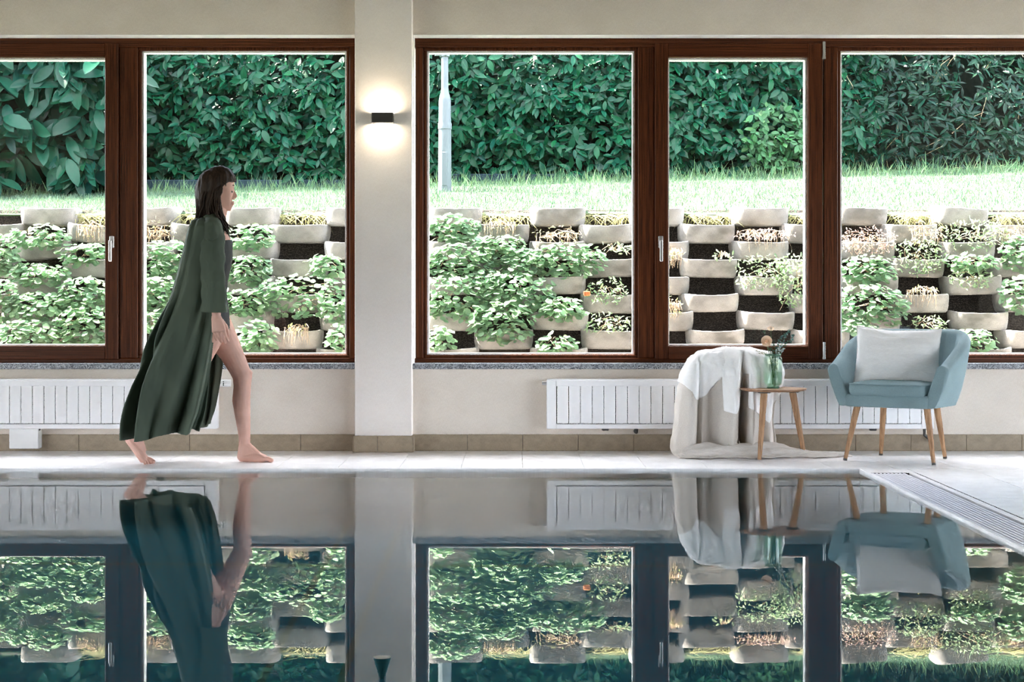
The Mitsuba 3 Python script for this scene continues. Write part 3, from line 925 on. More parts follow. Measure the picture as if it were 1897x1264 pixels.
# rounded arm fronts
def endcap(r, dirn):
    c = r.mean(0)
    out = []
    for k in (0.25, 0.5, 0.75):
        s = math.cos(k * math.pi / 2) ** 0.6
        q = c + (r - c) * [1, 1, 1]
        mid = r.copy()
        q = r * 1.0
        q[:, :2] = c[:2] + (r[:, :2] - c[:2]) * (0.35 + 0.65 * s)
        q[:, 2] = c[2] + (r[:, 2] - c[2]) * (0.97 + 0.03 * s)
        q[:, 1] += dirn * 0.022 * math.sin(k * math.pi / 2)
        out.append(q)
    return out


allr = endcap(rings[0], -1)[::-1] + list(rings) + endcap(rings[-1], -1)
put('shell', loft(allr), 'upholstery', chair, smooth=50, at=CT)


def convex_pad(poly, prof):
    """A cushion from a convex outline and a list of (inset, height)."""
    poly = np.array(poly)
    c = poly.mean(0)
    d = poly - c
    L = np.linalg.norm(d, axis=1, keepdims=True)
    return loft([np.hstack([c + d * (1 - o / L), np.full((len(poly), 1), z)]) for o, z in prof])


inner = np.array([[x, y] for x, y in path_u(80, 0.235, -0.255, 0.215, 0.02)])
front = np.stack([np.linspace(inner[-1, 0], inner[0, 0], 24)[1:-1], np.full(22, -0.272) - 0.008 * np.sin(np.linspace(0, np.pi, 24)[1:-1])], 1)
outline = np.vstack([inner, front])
put('seat_base', convex_pad(outline * [1.13, 1.02], [(0.02, 0.308), (0.004, 0.314), (0.0, 0.33), (0.0, 0.365), (0.01, 0.378)]), 'upholstery', chair, smooth=50, at=CT)
put('cushion', convex_pad(outline * [0.95, 1.0] + [0, -0.016], [(0.02, 0.372), (0.004, 0.376), (-0.004, 0.392), (-0.006, 0.41), (-0.004, 0.428), (0.006, 0.440), (0.03, 0.447), (0.10, 0.455), (0.18, 0.457)]), 'upholstery', chair, smooth=True, at=CT)
seam = np.vstack([np.hstack([outline * [0.955, 1.002] + [0, -0.018], np.full((len(outline), 1), 0.436)])])
put('piping', tube(np.vstack([seam[60:], seam[:20]]), 0.0035, 6), 'upholstery', chair, smooth=True, at=CT)
for fx_, fy_, px_, py_ in ((-0.255, -0.235, -0.20, -0.185), (0.255, -0.235, 0.20, -0.185), (-0.19, 0.17, -0.155, 0.12), (0.19, 0.17, 0.155, 0.12)):
    p0, p1 = np.array([px_, py_, 0.316]), np.array([fx_, fy_, 0.006])
    lg = put('leg', tube([p0, p0 * 0.6 + p1 * 0.4, p1], [0.0195, 0.0165, 0.0105], 18), 'oak', chair, smooth=40, at=CT)
    dd = unit(p1 - p0)
    put('foot_cap', tube([p1 - dd * 0.006, p1 + dd * 0.006], [0.0112, 0.0106], 14), 'lamp_metal', lg, smooth=40, at=CT)
    pl = trimesh.creation.cylinder(0.032, 0.006, sections=20)
    pl.apply_translation((px_, py_, 0.309))
    put('mounting_plate', pl, 'lamp_metal', lg, at=CT)

# --- pillow
pillow = thing('pillow', 'pale grey linen square pillow leaning in the blue armchair', 'pillow')
nP = 61
uu, vv = np.meshgrid(np.linspace(-1, 1, nP), np.linspace(-1, 1, nP), indexing='ij')


def pillow_side(sgn):
    th_ = 0.078 * np.clip((1 - np.abs(uu) ** 2.6) * (1 - np.abs(vv) ** 2.6), 0, 1) ** 0.62
    pinch = 1 - 0.050 * (1 - np.abs(uu) ** 2) * np.abs(vv) ** 2
    pinch2 = 1 - 0.050 * (1 - np.abs(vv) ** 2) * np.abs(uu) ** 2
    q = np.stack([uu * 2.2 + 0.8 * vv, vv * 3.2, 0 * uu + sgn], -1)
    w = (meshkit.fbm(q, 3, 12) - 0.5) * 0.030 * np.clip(1.1 - np.maximum(np.abs(uu), np.abs(vv)) ** 6, 0, 1)
    return np.stack([0.236 * uu * pinch2, sgn * (th_ + w * (th_ > 0.004)) + 0.006 * np.sin(uu * 7 + vv * 3) * (np.maximum(np.abs(uu), np.abs(vv)) ** 8), 0.168 * vv * pinch - 0.012 * (1 - uu ** 2) * (vv > 0.6)], -1)


g0, g1 = pillow_side(-1), pillow_side(1)
n2 = nP * nP
pid = np.arange(n2).reshape(nP, nP)
q4 = np.stack([pid[:-1, :-1], pid[1:, :-1], pid[1:, 1:], pid[:-1, 1:]], -1).reshape(-1, 4)
PT = T().translate([2.168, -0.565, 0.590]).rotate([0, 0, 1], -15).rotate([1, 0, 0], -17).rotate([0, 1, 0], 2)
put('cover', (np.vstack([g0.reshape(-1, 3), g1.reshape(-1, 3)]), np.vstack([q4, q4[:, ::-1] + n2])), 'linen_grey', pillow, smooth=True, at=PT)
rim_ = np.vstack([g0[:, 0], g0[-1, 1:], g0[::-1, -1][1:], g0[0, ::-1][1:-1]])
put('seam', tube(np.vstack([rim_, rim_[:1]]), 0.0032, 6), 'linen_grey', pillow, smooth=True, at=PT)

# --- float in the water
flt = thing('pool_float', 'dark teal tapered plastic float standing in the water before the column', 'float')
fp = np.array([(708 - CX) * 4.05 / F, -10 + 4.05, 0])
fm = lathe([(0.0005, WATER - 0.03), (0.007, WATER - 0.03), (0.009, WATER + 0.002), (0.0215, 0.032), (0.0215, 0.034), (0.0005, 0.034)], 28)
put('body', trimesh.Trimesh(fm.vertices + fp, fm.faces, process=False), 'float_plastic', flt, smooth=30)

# ================================================================== THE WOMAN
woman = thing('person', 'barefoot woman with long dark hair striding right in an open dark green robe', 'person')
PY = -0.75                                   # her mid plane


def B(px, py, dy=0.0):
    return at(px, py, PY + dy)


def chain(pts):
    """Bones between consecutive (px, py, dy, radius)."""
    out = []
    for a, b in zip(pts[:-1], pts[1:]):
        out.append(hull_of((B(*a[:3]), a[3]), (B(*b[:3]), b[3])))
    return out


def pair(px, py, w, r):
    return [(B(px, py, -w), r), (B(px, py, w), r)]


TORSO = [(398, 432, 0.105, 0.055), (400, 455, 0.085, 0.088), (398, 480, 0.075, 0.092), (393, 520, 0.055, 0.080), (391, 545, 0.055, 0.080), (391, 580, 0.070, 0.095), (391, 602, 0.068, 0.098)]


def torso(grow=0.0, lo=0, hi=len(TORSO)):
    out = []
    rows = TORSO[lo:hi]
    for a, b in zip(rows[:-1], rows[1:]):
        out.append(hull_of(*[(c, r + grow) for c, r in pair(*a) + pair(*b)]))
    return out


bones = torso()
bones.append(hull_of(*pair(396, 424, 0.150, 0.042), *pair(399, 440, 0.10, 0.055)))                 # shoulder girdle
bones.append(hull_of((B(412, 476, -0.065), 0.052), (B(404, 462, -0.07), 0.05)))                     # breasts
bones.append(hull_of((B(412, 476, 0.065), 0.052), (B(404, 462, 0.07), 0.05)))
bones += chain([(397, 424, 0, 0.058), (400, 408, 0, 0.050), (405, 388, 0, 0.050)])                  # neck
# head: cranium, face, jaw
bones.append(hull_of((B(399, 347), 0.086), (B(405, 341), 0.088), (B(404, 355), 0.080)))
bones.append(hull_of((B(414, 345, -0.018), 0.058), (B(414, 345, 0.018), 0.058), (B(418, 371, -0.012), 0.036), (B(418, 371, 0.012), 0.036), (B(407, 372, -0.028), 0.035), (B(407, 372, 0.028), 0.035)))
bones.append(hull_of((B(419, 374, -0.010), 0.030), (B(419, 374, 0.010), 0.030), (B(424, 387), 0.0135), (B(410, 380, -0.026), 0.022), (B(410, 380, 0.026), 0.022)))
bones.append(hull_of((B(430.5, 351), 0.008), (B(437.0, 363.5), 0.0075), (B(431, 367, -0.010), 0.008), (B(431, 367, 0.010), 0.008), (B(433, 368), 0.007)))
bones.append(hull_of((B(428.5, 375, -0.012), 0.010), (B(428.5, 375, 0.012), 0.010), (B(430.5, 376, 0), 0.010), (B(426, 384, 0), 0.012)))
bones.append(hull_of((B(429, 347, -0.026), 0.008), (B(431, 346, 0), 0.008), (B(429, 347, 0.026), 0.008)))
for s in (-1, 1):
    bones.append(hull_of((B(404, 357, s * 0.082), 0.011), (B(405, 366, s * 0.078), 0.009)))          # ears
# arms: near arm hangs forward, far arm swings back
arms = {-1: [(394, 426, -0.165, 0.046), (393, 455, -0.192, 0.042), (396, 508, -0.212, 0.036), (399, 545, -0.225, 0.034), (401, 586, -0.236, 0.0235)],
        1: [(394, 426, 0.165, 0.046), (390, 455, 0.185, 0.042), (380, 508, 0.19, 0.036), (374, 545, 0.185, 0.034), (368, 584, 0.175, 0.0235)]}
for s, pts in arms.items():
    bones += chain(pts)
# legs: far leg planted in front, near leg pushing off on its toes behind
bones += chain([(394, 596, 0.065, 0.098), (412, 626, 0.07, 0.082), (429, 655, 0.07, 0.066), (444, 686, 0.07, 0.056), (449, 699, 0.07, 0.053), (449, 716, 0.07, 0.048), (447, 742, 0.07, 0.0505), (450, 775, 0.07, 0.042), (453, 808, 0.07, 0.0325), (453, 828, 0.07, 0.031), (450, 842, 0.07, 0.031)])
bones.append(hull_of((B(460, 692, 0.07), 0.024), (B(459, 700, 0.07), 0.024), (B(450, 697, 0.07), 0.045)))       # kneecap
bones += chain([(393, 600, -0.06, 0.098), (372, 655, -0.065, 0.072), (350, 712, -0.065, 0.057), (342, 728, -0.065, 0.053), (322, 746, -0.065, 0.051), (296, 770, -0.065, 0.047), (268, 796, -0.065, 0.034), (252, 812, -0.065, 0.031)])


def smooth_safe(m, n):
    """Taubin smoothing; vertices that a sliver would throw far off stay where they were."""
    v0 = m.vertices.copy()
    trimesh.smoothing.filter_taubin(m, lamb=0.5, nu=0.53, iterations=n)
    v = m.vertices.copy()
    far = np.linalg.norm(v - v0, axis=1) > 0.010
    v[far] = v0[far]
    m.vertices = v


def floorz(p, z):
    q = np.array(p); q[2] = z
    return q


def foot(heel, ball, toe, side):
    """heel, ball, toe: points; side: towards the little toe (+1 away from the camera)."""
    out = []
    wid = np.array([0, 1.0, 0])
    h0, b0, t0 = map(np.array, (heel, ball, toe))
    fwd = unit(t0 - b0)
    out.append(hull_of((h0, 0.029), (b0 + wid * 0.020, 0.020), (b0 - wid * 0.020, 0.021), (h0 * 0.45 + b0 * 0.55 + [0, 0, 0.012], 0.028)))
    n = 5
    for i in range(n):
        u = i / (n - 1)
        lat = -side * (0.030 - 0.062 * u)                       # big toe on the inner side
        L = (0.046, 0.048, 0.043, 0.036, 0.028)[i]
        r = (0.0125, 0.0092, 0.0088, 0.0085, 0.0085)[i]
        a = b0 + wid * lat * 0.85 + fwd * (0.004 - 0.016 * u) + [0, 0, 0.0]
        m = a + fwd * L * 0.55 + wid * lat * 0.12 + [0, 0, 0.004]
        e = a + fwd * L + wid * lat * 0.16
        for p, rr in ((a, r * 1.1), (m, r), (e, r)):
            p[2] = max(p[2], rr * 0.98)
        e[2] = r * 0.95
        out += [hull_of((a, r * 1.15), (m, r)), hull_of((m, r), (e, r * 0.92))]
    return out


ya = PY + 0.07
hx_, bx_ = B(449, 845, 0.07), B(488, 850, 0.07)
bones += foot(floorz(hx_, 0.030), floorz(bx_, 0.020), floorz(B(512, 854, 0.07), 0.012), 1)
bones.append(hull_of((B(453, 826, 0.07), 0.033), (B(463, 838, 0.07), 0.028), (floorz(B(480, 846, 0.07), 0.030), 0.022), (floorz(hx_, 0.034), 0.029)))
yb_ = PY - 0.065
hr, br, tr = B(240, 812, -0.065), floorz(B(266, 846, -0.065), 0.030), floorz(B(283, 853, -0.065), 0.012)
bones += foot(hr, br, tr, -1)
bones.append(hull_of((B(253, 810, -0.065), 0.031), (hr, 0.028), (B(262, 833, -0.065), 0.026)))


def hand(wrist, knuckle, side):
    """A relaxed hand hanging from the wrist, fingers slightly curled forward. side: -1 near arm (palm faces the thigh, away from the camera)."""
    out = []
    w, k = np.array(wrist), np.array(knuckle)
    down = unit(k - w)
    fwdv = unit(np.array([1.0, 0, 0]) - down * down[0])          # thumb side, forwards
    inn = np.cross(down, fwdv)                                   # across the palm
    if inn[1] * side > 0:
        inn = -inn                                               # palm side: towards the body
    L = np.linalg.norm(k - w)
    pal = [(w + fwdv * 0.010, 0.017), (w - fwdv * 0.012, 0.016), (k + fwdv * 0.029, 0.0115), (k - fwdv * 0.027, 0.0105), (k + fwdv * 0.006 - inn * 0.003, 0.0125)]
    out.append(hull_of(*pal))
    for i in range(4):
        ln = (0.072, 0.080, 0.074, 0.058)[i]
        r = (0.0086, 0.0088, 0.0084, 0.0076)[i]
        base = k + fwdv * (0.029 - 0.0195 * i)
        p, ang = base, 0.20 + 0.05 * i
        for seg, kk in ((0.46, 0.0), (0.30, 0.35), (0.24, 0.32)):
            ang += kk
            dirv = unit(down * math.cos(ang) + inn * math.sin(ang) * 0.8 + fwdv * 0.10)
            q = p + dirv * ln * seg
            out.append(hull_of((p, r), (q, r * 0.92)))
            p, r = q, r * 0.92
    t0 = w + down * 0.022 + fwdv * 0.020 + inn * 0.006
    t1 = t0 + down * 0.034 + fwdv * 0.019 + inn * 0.012
    t2 = t1 + down * 0.030 + fwdv * 0.004 + inn * 0.008
    t3 = t2 + down * 0.022 - fwdv * 0.002 + inn * 0.005
    out += [hull_of((t0, 0.0145), (t1, 0.0108)), hull_of((t1, 0.0108), (t2, 0.0092)), hull_of((t2, 0.0092), (t3, 0.0078))]
    return out


handm = hand(B(401, 588, -0.236), B(405, 612, -0.240), -1) + hand(B(368, 586, 0.175), B(364, 610, 0.172), 1)


def union(bs):
    return m3.Manifold.batch_boolean(bs, m3.OpType.Add)


body = union(bones + handm)
body = man_to_tm(body.refine_to_length(0.0075))
smooth_safe(body, 14)
body.vertices[:, 2] = np.maximum(body.vertices[:, 2], 0.001)
put('body', body, 'skin', woman, smooth=True)
# face details
for s in (-1, 1):
    e = B(427.6, 355.5, s * 0.031)
    ev = put('eye', trimesh.Trimesh(sphere_pts(e, 0.0105, 2), trimesh.creation.icosphere(subdivisions=2).faces), 'eye_white', woman, smooth=True)
    put('iris', trimesh.Trimesh(sphere_pts(e + [0.0062, 0.004 * s, 0], 0.0058, 2), trimesh.creation.icosphere(subdivisions=2).faces), 'eye_iris', ev, smooth=True)
    put('eyebrow', tube([B(426, 344, s * 0.046) + [0.0, 0, 0], B(430, 343.5, s * 0.034) + [0.004, 0, 0], B(432, 343.5, s * 0.016) + [0.006, 0, 0]], [0.0018, 0.003, 0.002], 6), 'hair', woman, smooth=True)
lip = cat(man_to_tm(hull_of((B(430.0, 375.6, -0.017), 0.0030), (B(432.8, 374.6, 0), 0.0042), (B(430.0, 375.6, 0.017), 0.0030))), man_to_tm(hull_of((B(429.8, 378.0, -0.015), 0.0030), (B(432.0, 378.4, 0), 0.0046), (B(429.8, 378.0, 0.015), 0.0030))))
put('lips', lip, 'lips', woman, smooth=True)

# swimsuit: the torso a little larger, cut at the neckline and at the legs
suit = union(torso(0.0055, 1) + [hull_of((B(412, 476, -0.065), 0.058), (B(404, 462, -0.07), 0.055)), hull_of((B(412, 476, 0.065), 0.058), (B(404, 462, 0.07), 0.055)),
                              hull_of(*[(B(391, 602, s * 0.068), 0.1035) for s in (-1, 1)], (B(394, 622, 0), 0.075))])
top_z, leg_z = B(0, 452)[2], B(0, 618)[2]
keep = m3.Manifold.cube((1.0, 1.0, 1.0), True).translate((B(395, 0)[0], PY, (top_z + leg_z) / 2)).scale((1, 1, 1))
keep = man_to_tm(keep)
bxm = m3.Manifold.cube((0.8, 0.8, top_z - leg_z), True).rotate((0, -8, 0)).translate((B(395, 0)[0], PY, (top_z + leg_z) / 2))
suit = man_to_tm((suit ^ bxm).refine_to_length(0.012))
smooth_safe(suit, 6)
put('swimsuit', suit, 'swimsuit', woman, smooth=True, label='black swimsuit')
for s in (-1, 1):
    put('strap', tube([B(409, 456, s * 0.075) + [0.022, 0, 0], B(404, 436, s * 0.085), B(395, 418, s * 0.085), B(384, 428, s * 0.085), B(380, 450, s * 0.075)], 0.007, 8), 'swimsuit', woman, smooth=True)

# hair: a mass of overlapping locks over the crown, down the back and over the near shoulder
hb_ = [hull_of((B(398, 345), 0.099), (B(407, 337), 0.090)), hull_of((B(397, 347), 0.098), (B(391, 365), 0.088), (B(394, 352), 0.096)), hull_of((B(391, 365), 0.086), (B(386, 392), 0.066)),
       hull_of((B(386, 390, -0.03), 0.060), (B(384, 410, -0.05), 0.042)), hull_of((B(386, 390, 0.03), 0.060), (B(384, 410, 0.05), 0.042))]
face_cut = hull_of((B(424, 352, -0.06), 0.040), (B(424, 352, 0.06), 0.040), (B(421, 384, -0.06), 0.030), (B(421, 384, 0.06), 0.030), (B(446, 352, 0.06), 0.05), (B(446, 352, -0.06), 0.05), (B(440, 390, 0.06), 0.05), (B(440, 390, -0.06), 0.05))
hm = man_to_tm((union(hb_) - face_cut).refine_to_length(0.008))
smooth_safe(hm, 10)
nrm_ = hm.vertex_normals
q = hm.vertices * [55, 55, 7]
hm.vertices += nrm_ * ((meshkit.fbm(q, 2, 3) - 0.5) * 0.016)[:, None]
hair = put('hair', hm, 'hair', woman, smooth=True, label='long dark brown hair')
hr_ = np.random.default_rng(5)
locks = []


def lock(pts, r, wave=0.0, n=22):
    """A tapering, slightly wavy lock of hair through the points."""
    from scipy.interpolate import CubicSpline
    pts = np.array(pts)
    s = np.linspace(0, 1, n)
    c = CubicSpline(np.linspace(0, 1, len(pts)), pts)(s)
    ph = hr_.uniform(0, 6.28)
    c[:, 0] += wave * s * np.sin(s * 15 + ph)
    c[:, 1] += wave * s * np.cos(s * 13 + ph)
    locks.append(tube(c, r * np.clip(np.minimum(s / 0.18, (1 - s) / 0.30), 0.06, 1) ** 0.7, 6))


for i in range(170):
    dy = hr_.uniform(-0.090, 0.075)
    side = math.sqrt(max(0, 1 - (dy / 0.10) ** 2))
    t = hr_.uniform(0, 1)
    lock([B(404 + hr_.uniform(-8, 14), 348 - 26 * side, dy * 0.6), B(397 - 30 * t * side + 6 * (1 - t), 341 - 6 * side + 16 * t, dy * 1.00), B(384 - 19 * t * side + 13 * (1 - t), 374, dy * 1.05 - 0.006), B(381 - 14 * t + 22 * (1 - t) + hr_.uniform(-3, 3), 400, dy * 0.95 - 0.02),
          B(382 - 12 * t + 24 * (1 - t) + hr_.uniform(-6, 6), 413 + hr_.uniform(0, 18), dy * 0.9 - 0.03)], hr_.uniform(0.0035, 0.0062), 0.008)
for i in range(46):                                                        # locks falling forward over the near shoulder
    dy = -0.060 - 0.07 * hr_.uniform()
    lock([B(406 + hr_.uniform(-8, 6), 340, -0.078), B(402 + hr_.uniform(-5, 5), 366, -0.094), B(405 + hr_.uniform(-5, 6), 394, dy - 0.012), B(413 + hr_.uniform(-8, 7), 414 + hr_.uniform(-3, 3), dy - 0.02), B(417 + hr_.uniform(-8, 11), 432 + hr_.uniform(-8, 8), dy - 0.02)], hr_.uniform(0.003, 0.0055), 0.010)
for i in range(34):                                                        # swept back from the forehead
    dy = hr_.uniform(-0.080, 0.075)
    q_ = abs(dy) / 0.08
    lock([B(428 - 10 * q_, 331 + 16 * q_, dy), B(417 - 5 * q_, 320 + 16 * q_, dy * 1.06), B(398, 318 + 14 * q_, dy * 1.1), B(380, 328 + 14 * q_, dy * 1.1), B(372, 350 + hr_.uniform(-8, 12), dy * 1.02)], hr_.uniform(0.003, 0.005), 0.004)
put('lock_strands', cat(*locks), 'hair', hair, smooth=True)

# robe: open at the front, its skirt blown back in deep folds
RPY = np.array([404, 411, 422, 440, 470, 510, 550, 590, 630, 670, 710, 750, 780, 806.0])
RBK = np.array([372, 362, 358, 353, 345, 334, 321, 302, 284, 271, 262, 256, 253, 252.0])
RFR = np.array([404, 410, 416, 420, 420, 418, 415, 413, 411, 408, 404, 398, 392, 386.0])
RHD = np.array([.090, .175, .210, .220, .215, .200, .195, .205, .215, .225, .235, .24, .245, .25])
rows_ = []
nA = 260
th = np.linspace(0.62, 2 * np.pi - 0.50, nA)                                # 0 = front; pi/2 = far side, 3pi/2 = near side
for u in np.linspace(0, 1, 110):
    py = 404 + (806 - 404) * u
    xb, xf, hd = (np.interp(py, RPY, a) for a in (RBK, RFR, RHD))
    k = np.clip((py - 540) / 240, 0, 1)
    e = 0.56
    cx, hx2 = (xb + xf) / 2, (xf - xb) / 2
    rel = np.sign(np.cos(th)) * np.abs(np.cos(th)) ** e
    lat = np.sign(np.sin(th)) * np.abs(np.sin(th)) ** e
    # folds run from the hip down and backwards
    ph = (th - np.pi) + 0.30 * k
    fold = 0.046 * np.sin(8 * ph + 1.3) + 0.034 * np.sin(13 * ph + 0.4 + 2.0 * u) + 0.014 * np.sin(23 * ph + 3 * u)
    near = np.exp(-((th - 4.05 + 0.28 * (1 - k)) / 0.14) ** 2)             # one deep hollow on the near side
    ridge = np.exp(-((th - 4.38 + 0.30 * (1 - k)) / 0.12) ** 2)
    ridge2 = np.exp(-((th - 3.72 + 0.2 * (1 - k)) / 0.12) ** 2)
    fold = fold * (0.10 + 0.9 * k) - 0.30 * near * k ** 0.55 + 0.085 * ridge * k + 0.06 * ridge2 * k
    wob = (meshkit.fbm(np.stack([np.cos(th) * 3, np.sin(th) * 3, 0 * th + u * 5], -1), 3, 21) - 0.5) * 0.020
    px = cx + rel * hx2 * (1 - 0.04 * k)
    hem = 0
    if u > 0.9:
        hem = (u - 0.9) / 0.1 * (-14 * np.clip((px - 300) / 80, 0, 1) - 4 * np.clip((262 - px) / 20, 0, 1) + 3 * np.sin(9 * ph))
    base = np.array([at(a, py + b, PY) for a, b in zip(px, np.broadcast_to(hem, px.shape))])
    base[:, 1] = PY + lat * hd
    outn = np.stack([rel * 0.35, lat, 0 * th], 1)
    outn = unit(outn)
    base += outn * (fold + wob)[:, None]
    rows_.append(base)
rb = put('robe', solid_grid(np.array(rows_), 0.004), 'robe_cloth', woman, smooth=True, label='long open dark green robe blown back')
yoke = man_to_tm(union([hull_of((B(393, 424, -0.168), 0.058), (B(393, 441, -0.188), 0.053)), hull_of((B(393, 424, 0.168), 0.058), (B(392, 441, 0.188), 0.053)), hull_of((B(393, 421, -0.150), 0.056), (B(397, 413, -0.085), 0.052), (B(397, 436, -0.11), 0.062)), hull_of((B(393, 421, 0.150), 0.056), (B(397, 413, 0.085), 0.052), (B(397, 436, 0.11), 0.062)), hull_of((B(388, 414, -0.09), 0.05), (B(388, 414, 0.09), 0.05), (B(392, 438, -0.09), 0.06), (B(392, 438, 0.09), 0.06))]).refine_to_length(0.01))
smooth_safe(yoke, 16)
yoke.vertices += yoke.vertex_normals * ((meshkit.fbm(yoke.vertices * [26, 26, 14], 3, 7) - 0.5) * 0.012)[:, None]
put('yoke', yoke, 'robe_cloth', rb, smooth=True)
# sleeves
for s, pts in ((-1, [(393, 411, -0.135), (392, 436, -0.182), (393, 475, -0.205), (395, 510, -0.215), (397, 545, -0.228), (398, 579, -0.238)]), (1, [(393, 411, 0.135), (390, 436, 0.182), (386, 475, 0.195), (380, 510, 0.198), (375, 545, 0.195), (371, 579, 0.185)])):
    C_ = np.array([B(*p) for p in pts])
    R_ = np.array([0.060, 0.066, 0.064, 0.062, 0.064, 0.068])
    rr = []
    aa_ = np.linspace(0, 2 * np.pi, 72, endpoint=False)
    for q_ in np.linspace(0, 1, 60):
        w = q_ * (len(C_) - 1)
        c = np.array([np.interp(w, range(len(C_)), C_[:, k]) for k in range(3)])
        r = np.interp(w, range(len(R_)), R_)
        f_ = 1 + 0.10 * np.sin(5 * aa_ + 5 * q_) * q_ + 0.05 * np.sin(q_ * 34 + 2 * np.sin(aa_)) + 0.16 * (meshkit.fbm(np.stack([np.cos(aa_) * 2, np.sin(aa_) * 2, 0 * aa_ + q_ * 7 + s], -1), 3, 31) - 0.5)
        f_ = f_ * (0.25 + 0.75 * math.sqrt(min(1, q_ / 0.13)))
        rr.append(c + np.stack([r * f_ * np.cos(aa_), 0.72 * r * f_ * np.sin(aa_), 0 * aa_], 1))
    put('sleeve', solid_grid(np.array(rr), 0.003, closed=True), 'robe_cloth', rb, smooth=True)

# ================================================================== THE GARDEN
struct('garden_ground', cat(box(-9, 9, 0.3, 2.2, 0.10, 0.30), box(-9, 9, 5.0, 12.0, 1.2, 1.6)), 'bank_soil', 'bare ground below the planter wall')


def row_front(k):
    return 1.30 - 0.066 * k


def row_top(k):
    return 1.5436 - 0.118 * k


def edge_z(x):
    return 1.82 + 0.026 * x


# soil bank behind the planters
bx_n, bz_n = 120, 40
gxb = np.linspace(-5.5, 5.5, bx_n)
G = []
for t in np.linspace(0, 1, bz_n):
    kk = 10 - 10.4 * t
    y = row_front(kk) + 0.215 + 0.02 * meshkit.fbm(np.stack([gxb * 6, 0 * gxb + t * 12, 0 * gxb], -1), 3, 2)
    z = row_top(kk) - 0.06 + 0 * gxb
    G.append(np.stack([gxb, y, z], -1))
struct('earth_bank', solid_grid(np.array(G), 0.01), 'bank_soil', 'dark soil slope behind the planters', smooth=True)

# lawn surface
LY0, LY1 = 1.46, 3.7
gl = []
for y in np.linspace(LY0, LY1, 40):
    t = (y - LY0) / (3.15 - LY0)
    z = 1.495 + (edge_z(gxb) - 1.495) * np.clip(t, 0, 1.2) ** 0.95 + 0.03 * (meshkit.fbm(np.stack([gxb * 2, 0 * gxb + y * 2, 0 * gxb], -1), 3, 3) - 0.5)
    gl.append(np.stack([gxb, 0 * gxb + y, z], -1))
gl = np.array(gl)
scene['lawn_soil'] = {'type': 'twosided', 'b': {'type': 'principled', 'base_color': rgb(0.07, 0.115, 0.06), 'roughness': 0.9, 'specular': 0.1}}
lawn = struct('lawn_ground', solid_grid(gl, 0.01), 'lawn_soil', 'sunlit grass slope between planters and hedge', smooth=True)


def lawn_z(x, y):
    t = (y - LY0) / (3.15 - LY0)
    return 1.495 + (edge_z(x) - 1.495) * np.clip(t, 0, 1.2) ** 0.95 + 0.03 * (meshkit.fbm(np.stack([x * 2, y * 2, 0 * x], -1), 3, 3) - 0.5)


blade = (np.array([[-0.5, 0, 0], [0.5, 0, 0], [-0.38, 0.5, 0.06], [0.38, 0.5, 0.06], [0.0, 1.0, 0.30]]), np.array([[0, 1, 3], [0, 3, 2], [2, 3, 4]]))


def grass(name, label, n, x, y, height, width, lean, tint, spread, kind='stuff'):
    z = lawn_z(x, y) - 0.01
    ang = rng.uniform(0, 2 * np.pi, n)
    nr = np.stack([np.cos(ang), np.sin(ang), 0.15 + 0 * ang], -1)
    ax = np.stack([rng.normal(0, lean, n), rng.normal(0, lean, n) - 0.1, np.ones(n)], -1)
    S = np.stack([width * rng.uniform(0.7, 1.3, n), height * rng.uniform(0.6, 1.25, n), height], 1)
    M = frames(np.stack([x, y, z], -1), nr, ax, S)
    c = np.array(tint) * rng.uniform(1 - spread, 1 + spread, (n, 1)) * np.array([1, 1, 1]) + rng.normal(0, 0.012, (n, 3))
    k = put(name, foliage([blade], M, np.zeros(n, int), np.clip(c, 0.01, 0.9), 'thin_leaf'))
    tag(k, label, 'grass', kind=kind)


n = 42000
grass('lawn_grass', 'short sunlit grass on the slope above the planters', n, rng.uniform(-4.6, 4.6, n), LY0 + (3.2 - LY0) * rng.uniform(0, 1, n) ** 0.9, 0.05 * np.ones(n), 0.006, 0.45, (0.125, 0.20, 0.14), 0.35)
n = 5200
ht = 0.06 + 0.10 * rng.uniform(0, 1, n) ** 2.5
grass('border_grass', 'longer ragged grass along the foot of the hedge', n, rng.uniform(-4.6, 4.6, n), 3.05 + 0.25 * rng.uniform(0, 1, n), ht, 0.0065, 0.45, (0.15, 0.26, 0.14), 0.4)

# --- planters: concrete troughs stacked in offset rows
def trough(seed):
    r = np.random.default_rng(seed)
    W, Dp, Hh = 0.381, 0.30, 0.128
    a = np.linspace(0, 2 * np.pi, 40, endpoint=False)
    ex = 2 / 5.5
    ux = np.sign(np.cos(a)) * np.abs(np.cos(a)) ** ex * W / 2
    uy = np.sign(np.sin(a)) * np.abs(np.sin(a)) ** (2 / 3.8) * Dp / 2
    fr = np.clip(-np.sin(a), 0, 1)
    uy = uy - 0.018 * fr * (1 - (ux / (W / 2)) ** 2) + Dp / 2
    rings = []
    jig = r.uniform(0.85, 1.15)
    for s, z, dip in ((0.80, -Hh, 0), (0.90, -Hh + 0.002, 0), (0.955, -Hh + 0.014, 0), (0.985, -Hh + 0.045, 0), (1.0, -0.045, 0.4), (1.003, -0.014, 0.9), (0.985, -0.002, 1), (0.95, 0.0, 1), (0.88, -0.003, 1), (0.83, -0.014, 0.9), (0.81, -0.05, 0.2), (0.80, -0.075, 0)):
        cy = Dp / 2
        x, y = ux * s, (uy - cy) * s + cy
        zz = z - dip * jig * 0.010 * (1 - (ux / (W / 2)) ** 2) * (fr > 0.05)
        q = np.stack([x * 7 + seed, y * 7, zz * 14], -1)
        nz = meshkit.fbm(q, 3, 17) - 0.5
        rings.append(np.stack([x * (1 + 0.025 * nz), y + 0.012 * nz, zz + 0.012 * nz * (z > -0.1)], -1))
    return loft(rings, True, True)


